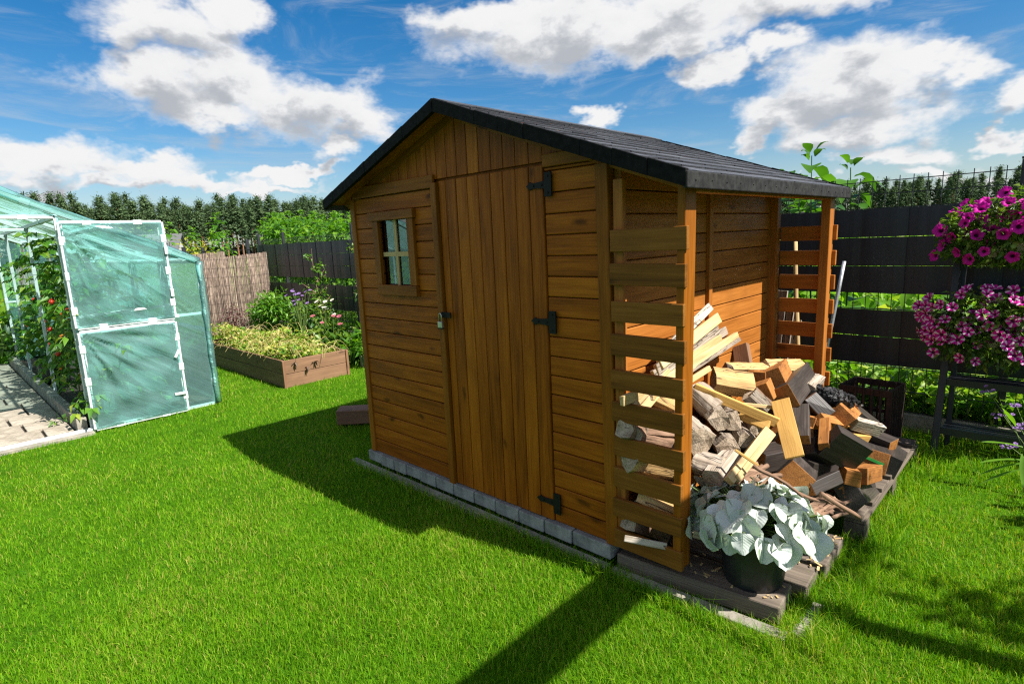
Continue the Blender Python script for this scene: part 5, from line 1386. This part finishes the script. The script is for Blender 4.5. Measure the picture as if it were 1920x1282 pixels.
log('grey', (1420, 800, .02), (1402, 772, -.06), .045, 45, 'narrow grey split log under the long slanting lath')
# charred log
p1, p2 = hp(1534, 734, .0), hp(1599, 760, .02); b = MB()
pts = [p1.lerp(p2, i / 9) + Vector((0, 0, hr.uniform(-.008, .008))) for i in range(10)]
b.tube(pts, [.03, .045, .05, .052, .05, .05, .046, .042, .034, .018], 9)
for k in range(170):
    t = hr.random(); c = p1.lerp(p2, t); d = Vector((hr.uniform(-1, 1), hr.uniform(-1, .2), hr.uniform(-.1, 1))).normalized(); c2 = c + d * .048
    b.box(c2, (.022, .012, .010), Matrix.Rotation(hr.uniform(0, 3), 3, 'Z') @ Matrix.Rotation(hr.uniform(-.5, .5), 3, 'Y'))
o = b.build('charred_log', M['char'], None, loc=p1); tag(o, 'charred black log with a cracked glossy surface at the back of the heap', 'log')
# -- laths and planks
block('yellow', (1302, 726, .02), (1459, 793, .10), .042, .022, 12, 'long yellowish lath slanting down across the heap from the lattice post')
block('lath', (1394, 758, .06), (1456, 764, .08), .018, .014, 5, 'thin pale lath lying level below the large split log')
block('yellow', (1388, 776, .05), (1442, 800, .09), .05, .02, -20, 'short yellow wedge under the long slanting lath')
block('lath', (1366, 902, .12), (1440, 806, .10), .038, .03, 8, 'pale squared lath rising to the right in front of the heap, the left of two')
block('lath', (1380, 900, .12), (1447, 812, .10), .030, .028, 20, 'pale squared lath in front of the heap, right beside its twin')
block('yellow', (1378, 843, .14), (1422, 873, .14), .012, .010, 0, 'thin yellow stick crossing over the two pale laths')
for i, (a, c, w, k, lab) in enumerate((((1250, 655, -.04), (1331, 575, -.08), .040, 'grey', 'uppermost grey edged lath leaning on the shed wall'),
        ((1235, 682, -.03), (1347, 596, -.06), .055, 'lath', 'second lath from the top of the leaning bundle, bright and wide'),
        ((1230, 694, -.02), (1344, 612, -.05), .050, 'grey', 'third lath of the leaning bundle with a grey weathered edge'),
        ((1225, 704, -.03), (1360, 620, -.05), .046, 'grey', 'fourth lath of the leaning bundle, grey on top'),
        ((1240, 710, .0), (1352, 637, -.02), .065, 'lath', 'broad pale lath in the middle of the leaning bundle'),
        ((1250, 712, .0), (1383, 630, -.03), .050, 'lath', 'longest pale lath of the leaning bundle'),
        ((1255, 722, .02), (1386, 636, -.02), .018, 'grey', 'thin grey lath along the bottom of the leaning bundle'),
        ((1260, 735, .02), (1330, 690, .0), .030, 'lath', 'lowest short lath of the leaning bundle'),
        ((1166, 752, -.03), (1206, 735, -.02), .04, 'lath', 'lath end seen at the left between two lattice slats'),
        ((1185, 760, .0), (1250, 690, -.04), .045, 'lath', 'lath behind the lattice rising to the right'),
        ((1205, 768, .0), (1262, 700, -.04), .04, 'lath', 'lath behind the lattice, right of the rising one'))):
    block(k, a, c, w, .022, 14 + 5 * (i % 3), lab)
# -- wood buried deeper in the heap
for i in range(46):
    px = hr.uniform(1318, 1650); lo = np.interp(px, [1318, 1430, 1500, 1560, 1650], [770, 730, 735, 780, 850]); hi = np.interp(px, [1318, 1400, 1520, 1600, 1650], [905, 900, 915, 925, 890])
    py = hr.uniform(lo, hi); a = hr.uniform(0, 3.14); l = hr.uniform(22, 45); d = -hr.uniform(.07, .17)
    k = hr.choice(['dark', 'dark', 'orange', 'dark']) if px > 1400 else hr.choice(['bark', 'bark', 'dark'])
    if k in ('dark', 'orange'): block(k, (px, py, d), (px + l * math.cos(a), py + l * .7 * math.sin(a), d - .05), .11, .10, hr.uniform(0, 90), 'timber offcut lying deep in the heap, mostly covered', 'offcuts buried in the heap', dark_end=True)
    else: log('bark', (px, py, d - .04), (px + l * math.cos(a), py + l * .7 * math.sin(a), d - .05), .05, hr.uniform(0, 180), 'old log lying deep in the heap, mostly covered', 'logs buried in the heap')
for i in range(14):
    px = hr.uniform(1170, 1270); py = hr.uniform(790, 990)
    log('bark', (px, py, -.12), (px + hr.uniform(40, 70), py + hr.uniform(0, 25), -.10), .055, hr.uniform(0, 180), 'log stacked in the shade behind the lattice slats', 'logs behind the lattice')
# -- thin sticks
for i in range(16):
    px = hr.uniform(1392, 1445); py = hr.uniform(880, 925); l = hr.uniform(18, 34); a = hr.uniform(-.3, .9)
    stick('small_stick', hp(px - l * math.cos(a), py + l * math.sin(a) * .9, .09), hp(px + l * math.cos(a), py - l * math.sin(a) * .9, .08), .0125, .011, M['bark'], 'thin cut stick in the small bundle above the white leaved plant', 'stick', 'sticks above the potted plant', .003)
for i in range(22):
    px = hr.uniform(1512, 1580); py = hr.uniform(925, 968); l = hr.uniform(14, 30); a = hr.uniform(-.9, .7)
    stick('small_stick', hp(px - l * math.cos(a), py + l * math.sin(a), .06), hp(px + l * math.cos(a), py - l * math.sin(a), .06), .009, .007, M['bark'], 'thin brown stick on the old timber right of the potted plant', 'stick', 'sticks right of the potted plant', .003)
stick('branch', hp(1415, 870, .14), hp(1502, 928, .14), .009, .006, M['bark'], 'long thin branch crossing below the pale laths', 'branch', bend=.008)
stick('branch', hp(1540, 925, .12), hp(1614, 972, .09), .010, .009, M['bark'], 'straight brown branch pointing to the pallet corner', 'branch', bend=.002)
stick('branch', hp(1500, 925, .12), hp(1560, 946, .10), .007, .006, M['bark'], 'short brown branch right of the potted plant', 'branch', bend=.004)
for i, (a, c) in enumerate((((1170, 1008, .0), (1250, 1024, .02)), ((1300, 1000, .05), (1350, 1015, .05)), ((1310, 960, .04), (1345, 950, .0)))):
    block('grey', a, c, .03, .015, 10, ('thin flat lath under the lattice', 'pale lath between lattice post and pot', 'thin lath above the pot beside the lattice post')[i])

b = MB()
for i in range(150):
    if i < 90: c = (hr.uniform(2.35, 2.73), hr.uniform(.42, .76), .086)
    else: c = (hr.uniform(2.02, 2.68), hr.uniform(.02, .2) + .05, .0865)
    l = hr.uniform(.008, .035); b.box(c, (l, hr.uniform(.003, .010), .003), Matrix.Rotation(hr.uniform(0, 3.14), 3, 'Z') @ Matrix.Rotation(hr.uniform(-.15, .15), 3, 'Y'))
o = b.build('wood_chips', M['pale'], None); tag(o, 'small pale wood chips scattered on the base around the flower pot', 'wood chips', kind='stuff')

# ================================================================== potted plant
PC = Vector((2.54, .19, .083))
pot(tuple(PC), .145, .235, 'dark anthracite plastic flower pot on the old timber', 'flower_pot')
b = MB(); b.lathe(tuple(PC), [(.001, .205), (.118, .205)], 24)
sp = thing('silver_plant', 'plant with large silver white leaves overflowing the dark pot', 'plant', tuple(PC + Vector((0, 0, .2))))
lv = []; sr = random.Random(3); UVs = []; G = []; paths = []
C0 = np.array(PC) + [-.018, .02, .195]
NL = 112
for i in range(NL):
    z_ = 1 - (i + .5) / NL * 1.22; a = i * 2.39996 + sr.uniform(-.25, .25); q_ = math.sqrt(max(0, 1 - z_ * z_))
    nrm = np.array([math.cos(a) * q_, math.sin(a) * q_, z_]); f = sr.uniform(.84, 1.08)
    p = C0 + [0, 0, .045] + nrm * np.array([.262, .235, .135]) * f
    out_ = np.array([math.cos(a), math.sin(a), 0]); d = out_ * max(.12, z_) - np.array([0, 0, 1]) * (q_ * .8 - .15) + np.array([sr.gauss(0, .28), sr.gauss(0, .28), sr.gauss(0, .22)])
    d /= np.linalg.norm(d); s = sr.uniform(.066, .108) * (.8 if z_ > .75 else 1)
    up_ = nrm + np.array([sr.gauss(0, .30), sr.gauss(0, .30), .25 + sr.gauss(0, .2)])
    v, t, uv = leaf_grid(p - d * s * .55, d, up_, s, s * sr.uniform(.95, 1.2), 10, 10, sr.uniform(.05, .3), .075, sr.uniform(-.4, .9), 'heart', sr.uniform(0, 6))
    lv.append((v, t, np.full(len(v), sr.random()))); UVs += uv; o_ = sr.uniform(0, 9); G += [(u * s + o_, vv * s * .5, o_) for u, vv, _ in uv]
    b0 = p - d * s * .55; paths.append([C0 + [0, 0, -.02], C0 + (b0 - C0) * .6 + [0, 0, .01], b0])
V, T, Rr = join(lv)
o = np_mesh('foliage', V, T, Rr, M['silver'], sp, tuple(PC), G, True)
a_ = o.data.attributes.new('luv', 'FLOAT_VECTOR', 'POINT'); a_.data.foreach_set('vector', np.array(UVs, np.float32).ravel())
V, T, Rr = stems(paths, .004, .003); np_mesh('stem', V, T, Rr, M['stem'], sp, tuple(PC))

# ================================================================== grass
def grass():
    rg = np.random.default_rng(77)
    def sample(n, rmin, rmax, power):
        u = rg.random(n); p = 2 - power
        r = (rmin ** p + u * (rmax ** p - rmin ** p)) ** (1 / p); a = rg.uniform(R_(-112), R_(38), n)
        return r, np.stack([CAM[0] + r * np.sin(a), CAM[1] + r * np.cos(a)], 1)
    r1, p1 = sample(420000, .5, 2.9, 0.0); r2, p2 = sample(640000, 2.9, 12, 1.7)
    P = np.concatenate([p1, p2]); r = np.concatenate([r1, r2]); x, y = P[:, 0], P[:, 1]
    keep = (y < FY - .03) & (x > -8.4)
    def out(x0, x1, y0, y1):
        nonlocal keep
        keep &= ~((x > x0) & (x < x1) & (y > y0) & (y < y1))
    out(-.02, 2.0, -.02, 1.78); out(1.98, 2.70, .02, .98); out(2.05, 2.74, .9, 2.2); out(-7.8, GX + .01, GY0, GY1); out(-5.25, -2.745, .635, 1.405); out(GX, GX + .14, -3.1, -1.15)
    kx = np.array([-.15, 2.73]); keep &= ~((x > -.17) & (x < 2.73) & (np.abs(y + .047 - .04 * np.clip((x - 2) / .7, 0, 1)) < .022))
    out(-7.8, -3.4, 1.9, 2.9); out(2.755, 2.785, .0, .9)
    P = P[keep]; r = r[keep]; n = len(P); x, y = P[:, 0], P[:, 1]
    cl = np.sin(x * 5.3 + 1.1 * np.sin(y * 3.7)) * np.sin(y * 4.9 + 1.3 * np.sin(x * 2.9)) + .5 * np.sin(x * 13 + y * 7) * np.sin(y * 11 - x * 5)
    h = (.029 + .006 * cl + rg.normal(0, .010, n)); h = np.clip(h, .010, .08)
    near = ((y < -.065) & (y > -.13) & (x > -.25) & (x < 2.75)) | ((x > 2.69) & (x < 2.90) & (y < 2.3) & (y > -.05))
    h = np.where(near, np.maximum(h, .03) * rg.uniform(1.1, 2.7, n), h)
    edge = (x > 2.3) & (y > 2.05); h = np.where(edge, h * rg.uniform(1.0, 2.0, n), h)
    w = (.0015 + .00038 * r) * rg.uniform(.7, 1.3, n)
    a = rg.uniform(0, 2 * math.pi, n); la = 2.2 + .9 * cl + rg.normal(0, 2.0, n); lean = np.abs(rg.normal(.45, .34, n)); lean = np.clip(lean, 0, 1.3)
    S = np.stack([np.cos(a), np.sin(a), np.zeros(n)], 1) * (w / 2)[:, None]
    Dn = np.stack([np.cos(la), np.sin(la), np.zeros(n)], 1)
    B0 = np.stack([x, y, np.full(n, -.004)], 1)
    Mid = B0 + Dn * (h * lean * .30)[:, None] + np.stack([0 * h, 0 * h, h * .58], 1)
    Tip = B0 + Dn * (h * lean * .95)[:, None] + np.stack([0 * h, 0 * h, h * (1 - .25 * lean)], 1)
    V = np.stack([B0 - S, B0 + S, Mid - S * .8, Mid + S * .8, Tip], 1).reshape(-1, 3)
    T = ((np.arange(n) * 5)[:, None, None] + np.array([[0, 1, 3], [0, 3, 2], [2, 3, 4]])).reshape(-1, 3)
    pt = np.sin(x * 1.7 + 2 * np.sin(y * 1.1)) * np.sin(y * 2.1 + 1.5 * np.sin(x * 1.3)); rn = np.clip(rg.normal(.44, .24, n) + .05 * cl + .09 * pt, 0, .93); dead = rg.random(n) < .02 + .05 * (pt > .55); rn = np.where(dead, rg.uniform(.93, 1, n), rn)
    o = np_mesh('grass', V, T, np.repeat(rn, 5), M['grass'], None, (0, 0, 0)); tag(o, 'short bright green lawn grass', 'grass', kind='stuff')
grass()
